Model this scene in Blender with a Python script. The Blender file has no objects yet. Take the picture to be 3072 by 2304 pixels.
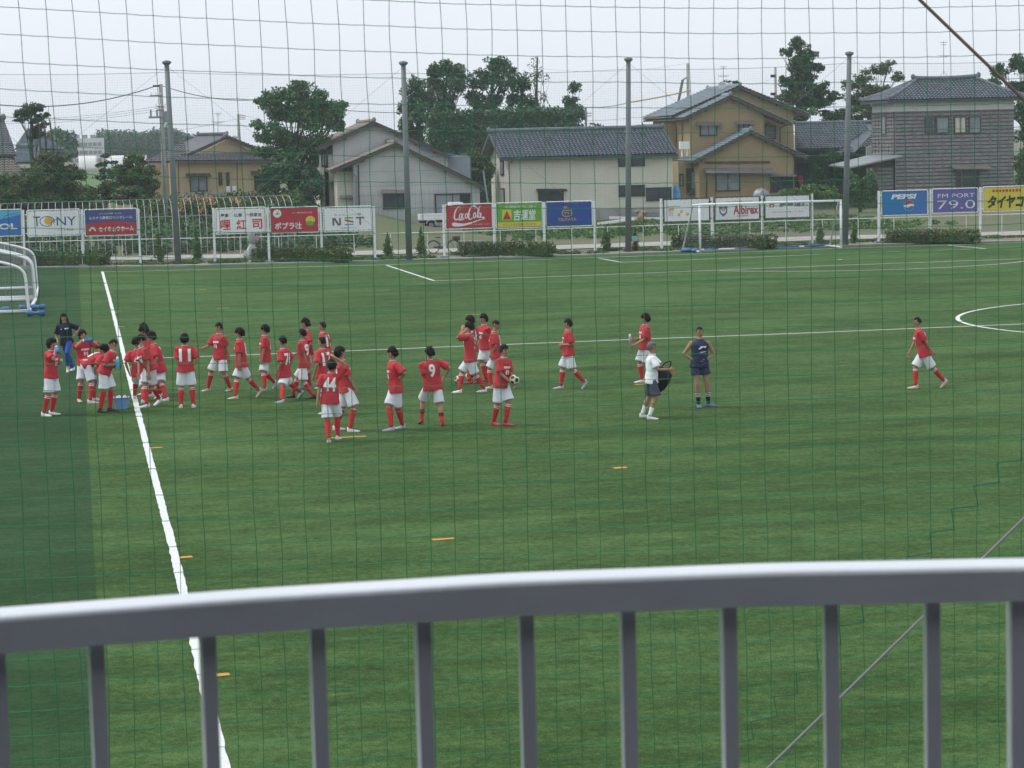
import bpy, bmesh, math, random
import numpy as np
from mathutils import Vector, Matrix, noise
from mathutils.bvhtree import BVHTree
random.seed(7)
rng = np.random.default_rng(11)
SC = bpy.context.scene
COL = SC.collection
PI = math.pi

# ------------------------------------------------------------------ camera
CAMZ = 6.03655
FPX = 7279.64                      # focal length in photograph pixels (3072 wide)
YAW, PITCH, ROLL = 0.176063, 0.100856, -0.024944
FW = Vector((math.sin(YAW)*math.cos(PITCH), math.cos(YAW)*math.cos(PITCH), -math.sin(PITCH)))
RT0 = FW.cross(Vector((0, 0, 1))).normalized()
UP0 = RT0.cross(FW)
RT = RT0*math.cos(ROLL) + UP0*math.sin(ROLL)
UP = UP0*math.cos(ROLL) - RT0*math.sin(ROLL)
CAM = Vector((0, 0, CAMZ))
cd = bpy.data.cameras.new("camera")
cam = bpy.data.objects.new("camera", cd)
COL.objects.link(cam)
cam.matrix_world = Matrix(((RT.x, UP.x, -FW.x, 0), (RT.y, UP.y, -FW.y, 0), (RT.z, UP.z, -FW.z, CAMZ), (0, 0, 0, 1)))
cd.sensor_width = 36.0
cd.lens = FPX/3072*36.0
cd.clip_start = 0.1
cd.clip_end = 6000
cd.dof.use_dof = True
cd.dof.focus_distance = 60.0
cd.dof.aperture_fstop = cd.lens/1000/0.0048
SC.camera = cam

# ------------------------------------------------------------------ sky, sun, exposure
SUN_EL, SUN_AZ = math.radians(58), math.radians(-70)     # azimuth from +Y, clockwise
w = bpy.data.worlds.new("World")
SC.world = w
w.use_nodes = True
nt = w.node_tree
nt.nodes.clear()
out = nt.nodes.new("ShaderNodeOutputWorld")
bg = nt.nodes.new("ShaderNodeBackground")
sky = nt.nodes.new("ShaderNodeTexSky")
sky.sky_type = 'NISHITA'
sky.sun_disc = False
sky.sun_elevation = SUN_EL
sky.sun_rotation = SUN_AZ
sky.air_density = 1.0
sky.dust_density = 6.0
sky.ozone_density = 1.0
hs = nt.nodes.new("ShaderNodeHueSaturation")
hs.inputs["Saturation"].default_value = 0.30
mx = nt.nodes.new("ShaderNodeMixRGB")
mx.inputs[0].default_value = 0.62                         # even layer of bright cloud
mx.inputs[2].default_value = (10.8, 11.5, 12.4, 1)
nt.links.new(sky.outputs[0], hs.inputs["Color"])
nt.links.new(hs.outputs[0], mx.inputs[1])
nt.links.new(mx.outputs[0], bg.inputs[0])
bg.inputs[1].default_value = 0.122
nt.links.new(bg.outputs[0], out.inputs[0])
sd = bpy.data.lights.new("sun", 'SUN')
sd.energy = 1.5
sd.angle = math.radians(10)
sd.color = (1.0, 0.96, 0.9)
so = bpy.data.objects.new("sun", sd)
COL.objects.link(so)
sdir = Vector((math.sin(SUN_AZ)*math.cos(SUN_EL), math.cos(SUN_AZ)*math.cos(SUN_EL), math.sin(SUN_EL)))
so.rotation_euler = sdir.to_track_quat('Z', 'Y').to_euler()
SC.view_settings.view_transform = 'Standard'
SC.view_settings.look = 'None'
SC.view_settings.exposure = 0.0
SC.view_settings.gamma = 1.0
SC.cycles.max_bounces = 6
SC.cycles.transparent_max_bounces = 12

# ------------------------------------------------------------------ helpers
def ray(u, v):
    return FW + RT*((u-1536)/FPX) - UP*((v-1152)/FPX)
def G(u, v, z=0.0):
    """point of the level z that the photograph shows at pixel u, v"""
    d = ray(u, v)
    return CAM + d*((z-CAMZ)/d.z)
def Y(u, v, y):
    d = ray(u, v)
    return CAM + d*(y/d.y)

LOC = {}
def tag(o, label=None, cat=None, group=None, kind=None):
    if label: o["label"] = label
    if cat: o["category"] = cat
    if group: o["group"] = group
    if kind: o["kind"] = kind
    return o
def thing(name, loc, label, cat, group=None):
    o = bpy.data.objects.new(name, None)
    o.empty_display_size = 0.2
    o.location = loc
    COL.objects.link(o)
    LOC[o.name] = Vector(loc)
    return tag(o, label, cat, group)

def link_mesh(name, me, parent=None):
    o = bpy.data.objects.new(name, me)
    COL.objects.link(o)
    if parent is not None:
        o.parent = parent
        L = LOC.get(parent.name, Vector((0, 0, 0)))
        LOC[o.name] = L
        if L.length:
            me.transform(Matrix.Translation(-L))
    return o

def frames(pts):
    n = len(pts)
    T = []
    for i in range(n):
        a = pts[max(i-1, 0)]; b = pts[min(i+1, n-1)]
        t = (b-a)
        T.append(t.normalized() if t.length > 1e-9 else Vector((0, 0, 1)))
    ref = Vector((0, 0, 1)) if abs(T[0].z) < 0.9 else Vector((1, 0, 0))
    u = T[0].cross(ref).normalized()
    out = []
    for i in range(n):
        u = (u - T[i]*u.dot(T[i]))
        if u.length < 1e-6: u = T[i].cross(Vector((0.3, 0.8, 0.1)))
        u.normalize()
        out.append((T[i], u, T[i].cross(u)))
    return out

class MB:
    def __init__(s):
        s.v = []; s.f = []; s.m = []; s.mi = 0
    def add(s, vs, fs):
        b = len(s.v)
        s.v += [tuple(p) for p in vs]
        for f in fs:
            s.f.append([i+b for i in f]); s.m.append(s.mi)
        return s
    def box(s, c, d, ax=None):
        """c centre, d full sizes, ax optional (ex, ey, ez)"""
        c = Vector(c)
        ex, ey, ez = ax if ax else (Vector((1, 0, 0)), Vector((0, 1, 0)), Vector((0, 0, 1)))
        vs = [c+ex*(d[0]*.5*i)+ey*(d[1]*.5*j)+ez*(d[2]*.5*k) for k in (-1, 1) for j in (-1, 1) for i in (-1, 1)]
        return s.add(vs, [(0, 2, 3, 1), (4, 5, 7, 6), (0, 1, 5, 4), (2, 6, 7, 3), (0, 4, 6, 2), (1, 3, 7, 5)])
    def bar(s, a, b, wd, ht, upv=Vector((0, 0, 1))):
        a = Vector(a); b = Vector(b)
        ez = (b-a); L = ez.length; ez.normalize()
        if abs(ez.dot(upv)) > .99: upv = Vector((0, 1, 0))
        ex = ez.cross(upv).normalized(); ey = ex.cross(ez)
        return s.box((a+b)/2, (wd, ht, L), (ex, ey, ez))
    def tube(s, pts, r, n=8, cap=True):
        pts = [Vector(p) for p in pts]
        rs = r if isinstance(r, (list, tuple)) else [r]*len(pts)
        vs = []; fs = []
        for (t, u, w_), p, q in zip(frames(pts), pts, rs):
            for k in range(n):
                a = 2*PI*k/n
                vs.append(p+u*(q*math.cos(a))+w_*(q*math.sin(a)))
        for i in range(len(pts)-1):
            for k in range(n):
                k2 = (k+1) % n
                fs.append((i*n+k, i*n+k2, (i+1)*n+k2, (i+1)*n+k))
        if cap:
            fs.append(tuple(reversed(range(n)))); m = (len(pts)-1)*n
            fs.append(tuple(range(m, m+n)))
        return s.add(vs, fs)
    def loft(s, rings, cap=True):
        n = len(rings[0]); vs = [p for r in rings for p in r]; fs = []
        for i in range(len(rings)-1):
            for k in range(n):
                k2 = (k+1) % n
                fs.append((i*n+k, i*n+k2, (i+1)*n+k2, (i+1)*n+k))
        if cap:
            fs.append(tuple(reversed(range(n)))); m = (len(rings)-1)*n
            fs.append(tuple(range(m, m+n)))
        return s.add(vs, fs)
    def ball(s, c, r, ax=None, n=12, m=8):
        c = Vector(c)
        if not isinstance(r, (tuple, list)): r = (r, r, r)
        ex, ey, ez = ax if ax else (Vector((1, 0, 0)), Vector((0, 1, 0)), Vector((0, 0, 1)))
        rings = []
        for i in range(m+1):
            t = PI*(i+.02)/(m+.04)
            rings.append([c+ex*(r[0]*math.sin(t)*math.cos(2*PI*k/n))+ey*(r[1]*math.sin(t)*math.sin(2*PI*k/n))-ez*(r[2]*math.cos(t)) for k in range(n)])
        return s.loft(rings)
    def quad(s, *p):
        return s.add(p, [tuple(range(len(p)))])
    def prism(s, poly, vec):
        n = len(poly); vec = Vector(vec)
        vs = [Vector(p) for p in poly]+[Vector(p)+vec for p in poly]
        fs = [tuple(range(n)), tuple(reversed(range(n, 2*n)))]
        fs += [(k, k+n, (k+1) % n+n, (k+1) % n) for k in range(n)]
        return s.add(vs, fs)
    def mesh(s, name, mats, smooth=False):
        me = bpy.data.meshes.new(name)
        me.from_pydata(s.v, [], s.f)
        for m in (mats if isinstance(mats, (list, tuple)) else [mats]): me.materials.append(m)
        if any(s.m): me.polygons.foreach_set("material_index", s.m)
        if smooth: me.polygons.foreach_set("use_smooth", [True]*len(s.f))
        bm = bmesh.new(); bm.from_mesh(me)
        bmesh.ops.recalc_face_normals(bm, faces=bm.faces)
        bm.to_mesh(me); bm.free()
        me.update()
        return me
    def build(s, name, mats, parent=None, smooth=False):
        return link_mesh(name, s.mesh(name, mats, smooth), parent)

def catmull(P, k=6):
    P = [Vector(p) for p in P]
    if len(P) < 3: return P
    Q = [P[0]*2-P[1]]+P+[P[-1]*2-P[-2]]
    o = []
    for i in range(1, len(Q)-2):
        a, b, c, d = Q[i-1:i+3]
        for j in range(k):
            t = j/k
            o.append(.5*((2*b)+(c-a)*t+(2*a-5*b+4*c-d)*t*t+(3*b-a-3*c+d)*t**3))
    return o+[P[-1]]

def dup(root, loc, label=None):
    r = root.copy(); COL.objects.link(r); r.location = loc
    LOC[r.name] = Vector(loc)
    if label: r["label"] = label
    for ch in list(root.children):
        c = ch.copy(); COL.objects.link(c); c.parent = r
        for g in ch.children:
            d = g.copy(); COL.objects.link(d); d.parent = c
    return r

# ------------------------------------------------------------------ materials
def mat(name, col, rough=.75, var=.12, scale=2.0, bump=0, bscale=40, metal=0, spec=.3, col2=None, detail=4, stretch=None):
    m = bpy.data.materials.new(name); m.use_nodes = True
    t = m.node_tree; b = t.nodes["Principled BSDF"]
    b.inputs["Roughness"].default_value = rough
    b.inputs["Metallic"].default_value = metal
    b.inputs["Specular IOR Level"].default_value = spec
    tc = t.nodes.new("ShaderNodeTexCoord")
    src = tc.outputs["Object"]
    if stretch:
        mp = t.nodes.new("ShaderNodeMapping"); mp.inputs["Scale"].default_value = stretch
        t.links.new(src, mp.inputs[0]); src = mp.outputs[0]
    nz = t.nodes.new("ShaderNodeTexNoise"); nz.inputs["Scale"].default_value = scale; nz.inputs["Detail"].default_value = detail
    t.links.new(src, nz.inputs["Vector"])
    rp = t.nodes.new("ShaderNodeValToRGB")
    rp.color_ramp.elements[0].position = .32; rp.color_ramp.elements[1].position = .68
    c2 = col2 or tuple(min(1, c*(1+var)) for c in col)
    c1 = col if col2 else tuple(c*(1-var) for c in col)
    rp.color_ramp.elements[0].color = (*c1, 1); rp.color_ramp.elements[1].color = (*c2, 1)
    t.links.new(nz.outputs["Fac"], rp.inputs[0]); t.links.new(rp.outputs[0], b.inputs["Base Color"])
    if bump:
        n2 = t.nodes.new("ShaderNodeTexNoise"); n2.inputs["Scale"].default_value = bscale; n2.inputs["Detail"].default_value = 3
        t.links.new(src, n2.inputs["Vector"])
        bp = t.nodes.new("ShaderNodeBump"); bp.inputs["Strength"].default_value = bump; bp.inputs["Distance"].default_value = .02
        t.links.new(n2.outputs["Fac"], bp.inputs["Height"]); t.links.new(bp.outputs[0], b.inputs["Normal"])
    return m

def turf(name, dark, mid, light):
    m = bpy.data.materials.new(name); m.use_nodes = True
    t = m.node_tree; b = t.nodes["Principled BSDF"]
    b.inputs["Roughness"].default_value = .9; b.inputs["Specular IOR Level"].default_value = .1
    tc = t.nodes.new("ShaderNodeTexCoord")
    def nz(scale, det, st=(1, 1, 1), rough=.55):
        mp = t.nodes.new("ShaderNodeMapping"); mp.inputs["Scale"].default_value = st
        t.links.new(tc.outputs["Object"], mp.inputs[0])
        n = t.nodes.new("ShaderNodeTexNoise"); n.inputs["Scale"].default_value = scale; n.inputs["Detail"].default_value = det
        n.inputs["Roughness"].default_value = rough
        t.links.new(mp.outputs[0], n.inputs["Vector"]); return n.outputs["Fac"]
    def mth(op, a, bb):
        n = t.nodes.new("ShaderNodeMath"); n.operation = op
        for i, x in enumerate((a, bb)):
            if isinstance(x, (int, float)): n.inputs[i].default_value = x
            else: t.links.new(x, n.inputs[i])
        return n.outputs[0]
    big = nz(.16, 3, (.7, 1, 1)); streak = nz(.9, 4, (.35, 1.0, 1)); fine = nz(10, 5, (1, .8, 1), .75); grain = nz(55, 3, (1, .6, 1), .7)
    midn = nz(3.2, 4, (.6, 1, 1), .65); worn = nz(.35, 2, (.5, 1.2, 1))
    s = mth('ADD', mth('ADD', mth('MULTIPLY', big, .35), mth('MULTIPLY', streak, .42)), mth('ADD', mth('MULTIPLY', fine, .85), mth('MULTIPLY', grain, 1.1)))
    s = mth('ADD', s, mth('ADD', mth('MULTIPLY', midn, .55), mth('MULTIPLY', worn, .30)))
    rp = t.nodes.new("ShaderNodeValToRGB")
    s = mth('SUBTRACT', s, 1.285)
    rp.color_ramp.elements[0].position = .28; rp.color_ramp.elements[0].color = (*dark, 1)
    rp.color_ramp.elements[1].position = .74; rp.color_ramp.elements[1].color = (*light, 1)
    e = rp.color_ramp.elements.new(.5); e.color = (*mid, 1)
    scuff = nz(2.1, 5, (.55, 1.1, 1), .7)                    # scattered rubber infill and scuffs
    mr = t.nodes.new("ShaderNodeMapRange"); mr.inputs[1].default_value = .62; mr.inputs[2].default_value = .72; mr.inputs[3].default_value = 0; mr.inputs[4].default_value = .22
    t.links.new(scuff, mr.inputs[0])
    s = mth('SUBTRACT', s, mr.outputs[0])
    t.links.new(s, rp.inputs[0]); t.links.new(rp.outputs[0], b.inputs["Base Color"])
    bp = t.nodes.new("ShaderNodeBump"); bp.inputs["Strength"].default_value = .8; bp.inputs["Distance"].default_value = .03
    t.links.new(mth('ADD', grain, fine), bp.inputs["Height"]); t.links.new(bp.outputs[0], b.inputs["Normal"])
    return m

M_turf = turf("turf", (.018, .048, .009), (.045, .098, .024), (.094, .168, .060))
M_turf2 = turf("runoff turf", (.012, .040, .010), (.024, .068, .021), (.045, .100, .042))
M_white = mat("white paint", (.78, .80, .82), .45, .05)
M_line = mat("line pile", (.60, .63, .62), .8, .10, 14, .4, 60)
M_orange = mat("orange pile", (.50, .25, .04), .8, .1, 10)
M_conc = mat("concrete", (.30, .30, .30), .85, .18, 1.2, .3, 30)
M_kerb = mat("kerb concrete", (.27, .275, .28), .85, .2, 1.5, .3, 30)
M_soil = mat("soil", (.20, .165, .12), .95, .3, .8, .5, 12)
M_ground = mat("field ground", (.135, .115, .078), .95, 0, .22, .5, 6, col2=(.070, .115, .034), detail=6)
M_path = mat("gravel path", (.33, .32, .30), .95, .15, 1.0, .4, 30)
M_galv = mat("galvanised steel", (.25, .275, .29), .5, .12, .8, metal=.3)
M_pole = mat("grey pole paint", (.145, .172, .178), .55, .15, .6)
M_dark = mat("dark metal", (.05, .05, .055), .5, .1)
M_rail = mat("aluminium rail", (.58, .62, .68), .24, .06, 3, .05, 60, spec=.9)
M_stand = mat("stand paint", (.12, .12, .125), .8, .1, 1)
M_twine = mat("green twine", (.016, .175, .075), .7, .15, 6)
M_cord = mat("dark green cord", (.015, .125, .065), .7, .15, 6)
M_fnet = mat("far net twine", (.10, .16, .15), .7, .1, 3)
M_wire = mat("steel wire", (.22, .23, .25), .5, .1)
M_cable = mat("brown guy cover", (.16, .13, .11), .6, .2, 3)
M_black = mat("black rubber", (.02, .02, .022), .6, .2, 5)
M_glass = mat("window glass", (.035, .045, .055), .12, .3, .6, spec=.6)
M_glassl = mat("pale curtain glass", (.23, .265, .285), .3, .2, 1.2)
M_frame = mat("dark window frame", (.045, .04, .038), .6, .1)
M_cream = mat("cream board wall", (.60, .60, .51), .8, .06, .5)
M_gray = mat("weathered sheet wall", (.43, .44, .43), .85, .14, .45, .2, 8)
M_grayd = mat("corrugated grey sheet", (.26, .29, .32), .7, .1, .6)
M_yellow = mat("ochre plaster", (.315, .245, .140), .85, .07, .4, .15, 30)
M_ylight = mat("pale ochre plaster", (.47, .38, .24), .85, .06, .4)
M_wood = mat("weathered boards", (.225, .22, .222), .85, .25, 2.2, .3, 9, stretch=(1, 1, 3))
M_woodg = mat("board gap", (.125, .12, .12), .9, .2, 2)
M_woodd = mat("dark old boards", (.09, .083, .08), .85, .2, 2.0, .3, 9)  # darker board tone for walls, porch and window frames
M_plaster = mat("white plaster", (.62, .63, .63), .8, .05, .6)
M_tile = mat("grey clay tile", (.105, .125, .150), .5, .22, 1.6, spec=.5)
M_tile2 = mat("blue grey tile", (.17, .21, .245), .42, .12, 1.6, spec=.5)
M_roofb = mat("brown cement roof", (.20, .185, .165), .85, .18, 1.2, .3, 10)
M_tilep = mat("purple grey tile", (.165, .165, .185), .5, .14, 1.6)
M_eave = mat("eave timber", (.085, .07, .06), .8, .15, 2)
M_red = mat("red lettering", (.56, .035, .035), .5, .05)
M_txtw = mat("white lettering", (.75, .77, .78), .6, .04)
M_txtk = mat("black lettering", (.03, .032, .035), .6, .05)
M_txtb = mat("navy lettering", (.04, .07, .28), .6, .05)
M_txto = mat("amber lettering", (.75, .42, .06), .6, .05)
M_txtg = mat("grey lettering", (.15, .14, .14), .6, .05)
def flat(n, c): return mat(n, c, .5, .04, 1.5)
M_bred = flat("signal red panel", (.46, .035, .05)); M_bblue = flat("royal blue panel", (.025, .075, .30))
M_bwhite = flat("white panel", (.80, .82, .82)); M_bgreen = flat("leaf green panel", (.13, .40, .04))
M_byel = flat("yellow panel", (.66, .56, .06)); M_bsky = flat("sky blue panel", (.10, .42, .62)); M_bmid = flat("mid blue panel", (.05, .17, .47))
M_bpur = flat("violet panel", (.14, .12, .38)); M_bslate = flat("slate blue panel", (.075, .085, .26)); M_bpep = flat("cola blue panel", (.02, .19, .47))
M_tarp = mat("blue tarp", (.055, .14, .34), .55, .25, 3)
M_ltarp = mat("light blue tarp", (.08, .32, .62), .5, .2, 3)
# ------------------------------------------------------------------ ground, pitch and its lines
def structure(o): return tag(o, kind="structure")
def bank(x, y):
    """height of the land: flat, with a low bank of gardens behind the field's corner"""
    a = max(0, min(1, (26-x)/9)); b = max(0, min(1, (y-141)/30))
    a = a*a*(3-2*a); b = b*b*(3-2*b)
    return -.06+1.75*a*b
xs = [-2500, -900, -300, -120]+[-60+4*i for i in range(51)]+[180, 300, 900, 2500]
ys = [-60, 0, 60, 110]+[120+3*i for i in range(36)]+[240, 300, 500, 900, 1600, 4200]
g = MB()
g.add([(x, y, bank(x, y)) for y in ys for x in xs], [(j*len(xs)+i, j*len(xs)+i+1, (j+1)*len(xs)+i+1, (j+1)*len(xs)+i) for j in range(len(ys)-1) for i in range(len(xs)-1)])
structure(g.build("ground", M_ground, smooth=True))
EDGE = [G(u, v) for u, v in ((-100, 806), (200, 803), (550, 799), (1100, 786), (1750, 767.5), (2100, 755), (2640, 735), (3072, 725), (3300, 719))]
EDGE = [Vector((-30, EDGE[0].y+1, 0))]+EDGE+[Vector((95, 123, 0))]
STRIP = [G(u, v) for u, v in ((236, 806), (244, 900), (266, 1350), (288, 1650), (300, 2304))]
def edge_y(x):
    for a, b in zip(EDGE, EDGE[1:]):
        if a.x <= x <= b.x: return a.y+(b.y-a.y)*(x-a.x)/(b.x-a.x)
    return 123
xb = STRIP[0].x
t = MB(); pts = [Vector((xb, edge_y(xb), 0))]+[p for p in EDGE if p.x > xb]
for a, b in zip(pts, pts[1:]): t.quad((a.x, 13, 0), (b.x, 13, 0), (b.x, b.y, 0), (a.x, a.y, 0))
structure(t.build("pitch_turf", M_turf))
t = MB(); pts = [p for p in EDGE if p.x < xb]+[Vector((xb, edge_y(xb), 0))]
for a, b in zip(pts, pts[1:]): t.quad((a.x, 13, 0), (b.x, 13, 0), (b.x, b.y, 0), (a.x, a.y, 0))
structure(t.build("runoff_turf", M_turf2))
k = MB()
for a, b in zip(EDGE, EDGE[1:]):
    o = Vector((0, .05, 0)); d = Vector((0, .75, 0))
    k.add([a+o+Vector((0, 0, -.05)), b+o+Vector((0, 0, -.05)), b+o+Vector((0, 0, .06)), a+o+Vector((0, 0, .06)), b+d+Vector((0, 0, .06)), a+d+Vector((0, 0, .06))], [(0, 1, 2, 3), (3, 2, 4, 5)])
structure(k.build("concrete_kerb", M_kerb))
k = MB()
for a, b in zip(EDGE, EDGE[1:]):
    k.quad(a+Vector((0, .75, .02)), b+Vector((0, .75, .02)), b+Vector((0, 4.6, .02)), a+Vector((0, 4.6, .02)))
structure(k.build("planting_soil", M_soil))
k = MB()
for a, b in zip(EDGE, EDGE[1:]):
    k.quad(a+Vector((0, 8.5, -.02)), b+Vector((0, 8.5, -.02)), b+Vector((0, 13.5, -.02)), a+Vector((0, 13.5, -.02)))
structure(k.build("gravel_path", M_path))

def ribbon(mb, pts, wd, z=.006, step=.6, wob=.012, seed=0):
    P = [Vector((p[0], p[1], 0)) for p in pts]; S = []
    for a, b in zip(P, P[1:]):
        n = max(1, int((b-a).length/step)); S += [a.lerp(b, i/n) for i in range(n)]
    S.append(P[-1]); vs = []
    for i, p in enumerate(S):
        d = (S[min(i+1, len(S)-1)]-S[max(i-1, 0)]).normalized(); nn = Vector((-d.y, d.x, 0))
        w1 = wd/2+wob*noise.noise((p.x*3+seed, p.y*3, 1)); w2 = wd/2+wob*noise.noise((p.x*3, p.y*3+seed, 7))
        vs += [p+nn*w1+Vector((0, 0, z)), p-nn*w2+Vector((0, 0, z))]
    mb.add(vs, [(2*i, 2*i+1, 2*i+3, 2*i+2) for i in range(len(S)-1)])
def mark(name, pts, wd=.12, z=.006, m=M_line, step=.6, wob=.012):
    b = MB(); ribbon(b, pts, wd, z, step, wob); return structure(b.build(name, m))
GL = [G(u, v) for u, v in ((300, 816), (600, 809), (1159, 794.6), (1792, 773), (2097, 762), (2526, 744.5), (2843, 735), (3072, 727.5))]
mark("goal_line", GL+[GL[-1]+(GL[-1]-GL[-2])*3])
TL = [G(u, v) for u, v in ((307, 815), (330, 900), (442.5, 1350), (520, 1650), (671, 2304))]
mark("touchline", TL+[Vector((TL[-1].x, 20, 0))], .125, .009, step=.12, wob=.016)
PA = [G(u, v) for u, v in ((1302, 842.6), (1650, 830.4), (2000, 816.6), (2190, 809.3), (2472, 797.5), (3072, 776.7))]
mark("penalty_area_line", [G(1159, 796)]+[G(1302, 842.6)], .12, .009)
mark("penalty_area_line", PA+[PA[-1]+(PA[-1]-PA[-2])])
mark("goal_area_line", [G(1792.4, 774.5), G(1865, 787.3)], .12, .009)
GA = [G(u, v) for u, v in ((1865, 787.3), (2240, 773), (2472, 762.6), (2957, 746.3))]
mark("goal_area_line", GA)
mark("goal_area_line", [G(2843.6, 736), G(2957.5, 746.3)], .12, .009)
cx, cy = 35.15, 109.09
sp = MB(); sp.add([(cx+.13*math.cos(a*PI/8), cy+.13*math.sin(a*PI/8), .012) for a in range(16)], [tuple(range(16))]); structure(sp.build("penalty_spot", M_line))
a0 = math.asin(5.5/9.15)
mark("penalty_arc", [(cx+9.15*math.cos(-a0-(PI-2*a0)*i/40), cy+9.15*math.sin(-a0-(PI-2*a0)*i/40)) for i in range(41)], .12, .012)
HW = [G(u, v) for u, v in ((398, 1077.5), (483, 1074.4), (1041, 1053.3), (1300, 1042.4), (1886, 1019.3), (2400, 1000), (3072, 972))]
mark("halfway_line", HW+[HW[-1]+(HW[-1]-HW[-2])*2], .12)
ccx, ccy = 35.98, 69.9
mark("centre_circle", [(ccx+9.15*math.cos(2*PI*i/120), ccy+9.15*math.sin(2*PI*i/120)) for i in range(121)], .13, .012)
om = MB()
for u, v, L in ((608, 869, .3), (668, 925, .45), (1044, 1312, .75), (464, 1344, .32), (549, 1673, .28), (1329, 1618, .34), (1861, 1404, .26), (649, 2026, .3), (1419, 944, .5), (350, 937, .2), (363, 980, .25), (396, 1101, .25), (1928, 1153, .4), (325, 849, .2), (333, 877, .2)):
    p = G(u, v); ribbon(om, [p-Vector((L/2, .02, 0)), p+Vector((L/2, .02, 0))], .15, .007, .05, .03, u)
structure(om.build("orange_turf_markings", M_orange))

# ------------------------------------------------------------------ stand floor round the camera; unseen roof and walls added to shade the railing
fl = MB(); fl.box((1.5, -1.3, 4.2), (16, 8.2, .25)); structure(fl.build("stand_floor", M_stand))
rf = MB(); rf.box((1.5, -1.65, 7.3), (16, 5.9, .3)); structure(rf.build("added_shade_roof", M_dark))
wl = MB(); wl.box((1.5, -4.3, 5.9), (16, .25, 3.1)); structure(wl.build("added_shade_wall", M_dark))
for x in (-6.4, 9.4):
    wl = MB(); wl.box((x, -2.0, 5.9), (.25, 4.4, 3.1)); structure(wl.build("added_shade_side_wall", M_dark))  # unseen end walls, added to keep light off the rail's front

# railing: a gently bent aluminium rail with balusters
def rail_pt(u):
    """centre of the rail's top edge seen at column u, from the depth its height below the eye gives"""
    vv = np.interp(u, [-700, 0, 768, 1536, 2304, 3072, 3800], [1885, 1829, 1771, 1724, 1694.5, 1679, 1672])
    d = ray(u, float(vv)+9); z = 5.545
    return CAM+d*((z-CAMZ)/d.z)
RP = catmull([rail_pt(u) for u in (-700, -300, 0, 400, 768, 1200, 1536, 1920, 2304, 2700, 3072, 3500, 3800)], 4)
t0 = (RP[0]-RP[1]).normalized(); t1 = (RP[-1]-RP[-2]).normalized()
RP = [RP[0]+t0*1.5]+RP+[RP[-1]+t1*1.5]
rl = thing("balcony_railing", (RP[8].x, RP[8].y, 4.33), "pale aluminium balcony railing with square balusters in front of the green net", "railing")
prof = [(-.027, -.039), (-.027, -.005), (-.0255, -.0015), (-.022, .0008), (.022, .0015), (.0255, -.001), (.027, -.005), (.027, -.039)]
rings = []
for i, p in enumerate(RP):
    d = (RP[min(i+1, len(RP)-1)]-RP[max(i-1, 0)]).normalized(); nn = Vector((-d.y, d.x, 0)).normalized()
    rings.append([p+nn*a+Vector((0, 0, b)) for a, b in prof])
b = MB(); b.loft(rings); b.build("top_rail", M_rail, rl)
b = MB(); b.loft([[q+Vector((0, 0, -1.05)) for q in r] for r in rings]); b.build("bottom_rail", M_rail, rl)
bal = [-340, -14, 283, 618, 947, 1265, 1575, 1880, 2184, 2490, 2795]
for u in bal+[3420, 3740]:
    p = rail_pt(u); d = (rail_pt(u+60)-rail_pt(u-60)).normalized(); nn = Vector((-d.y, d.x, 0))
    b = MB(); b.box(p+nn*.003+Vector((0, 0, -.545)), (.0155, .026, 1.01), (d, nn, Vector((0, 0, 1)))); b.build("baluster", M_rail, rl)
p = rail_pt(3090); b = MB(); b.box(p+nn*.01+Vector((0, 0, -.645)), (.045, .05, 1.21), (d, nn, Vector((0, 0, 1)))); b.build("post", M_rail, rl)

# ------------------------------------------------------------------ the near net
ND = 9.58
def net_pt(x, z):
    k_ = max(0, min(1, (z-3.9)/2.5))
    zz = z+.0116*(x-3.5)**2*k_+.004*noise.noise((x*2.3, z*2.3, 0))
    xx = x-.022*max(0, (z-5.7))*max(0, 1.6-x)+.007*noise.noise((x*4, z*4, 5))
    return Vector((xx, ND+.05*noise.noise((x*.6, z*.6, 3)), zz))
nt_ = thing("ball_net", (1.8, ND, 0), "green square mesh ball net hanging between the railing and the pitch", "net")
X0, DX, Z0, DZ = -4.0+.0745-.045, .1005, .16, .0995
NX, NZ = 150, 92
b = MB()
xsn = [X0+DX*i for i in range(NX)]; zsn = [Z0+DZ*j for j in range(NZ)]
for x in xsn: b.tube([net_pt(x, z) for z in np.linspace(zsn[0], zsn[-1], NZ*2-1)], .00145, 3, False)
for z in zsn: b.tube([net_pt(x, z)-Vector((0, 0, .0018*abs(math.sin(PI*(x-X0)/DX)))) for x in np.linspace(xsn[0], xsn[-1], NX*2-1)], .00145, 3, False)
b.build("mesh_netting", M_twine, nt_)
st = [(1335, 755), (1340, 905), (1165, 920), (1180, 1060), (1000, 1085), (1030, 1225), (840, 1248), (860, 1395), (685, 1415), (700, 1560), (520, 1590)]
P = [Y(3160, 1300, ND-.03)]+[Y(2500+x*.4218, 1000+y*.4218, ND-.03) for x, y in st]
st2 = [(1345, 345), (1345, 470), (1200, 500), (1215, 610), (1060, 640), (1080, 750), (925, 775), (935, 890), (785, 925), (800, 1050), (655, 1070), (665, 1200), (515, 1215), (540, 1335), (375, 1370), (390, 1480), (240, 1510), (250, 1640), (100, 1660), (110, 1790)]
P += [Y(2072+x*.4822, 1504+y*.4822, ND-.03) for x, y in st2[1:]]
b = MB(); b.tube(P, .0030, 5); b.build("seam_cord", M_cord, nt_)
b = MB(); b.tube([Y(3500, 1137, 9.2), Y(2308, 2300, 9.2), Y(1650, 2942, 9.2)], .0052, 6)
tag(b.build("stay_wire", M_wire), "thin grey stay wire slanting behind the railing balusters", "wire")
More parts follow.
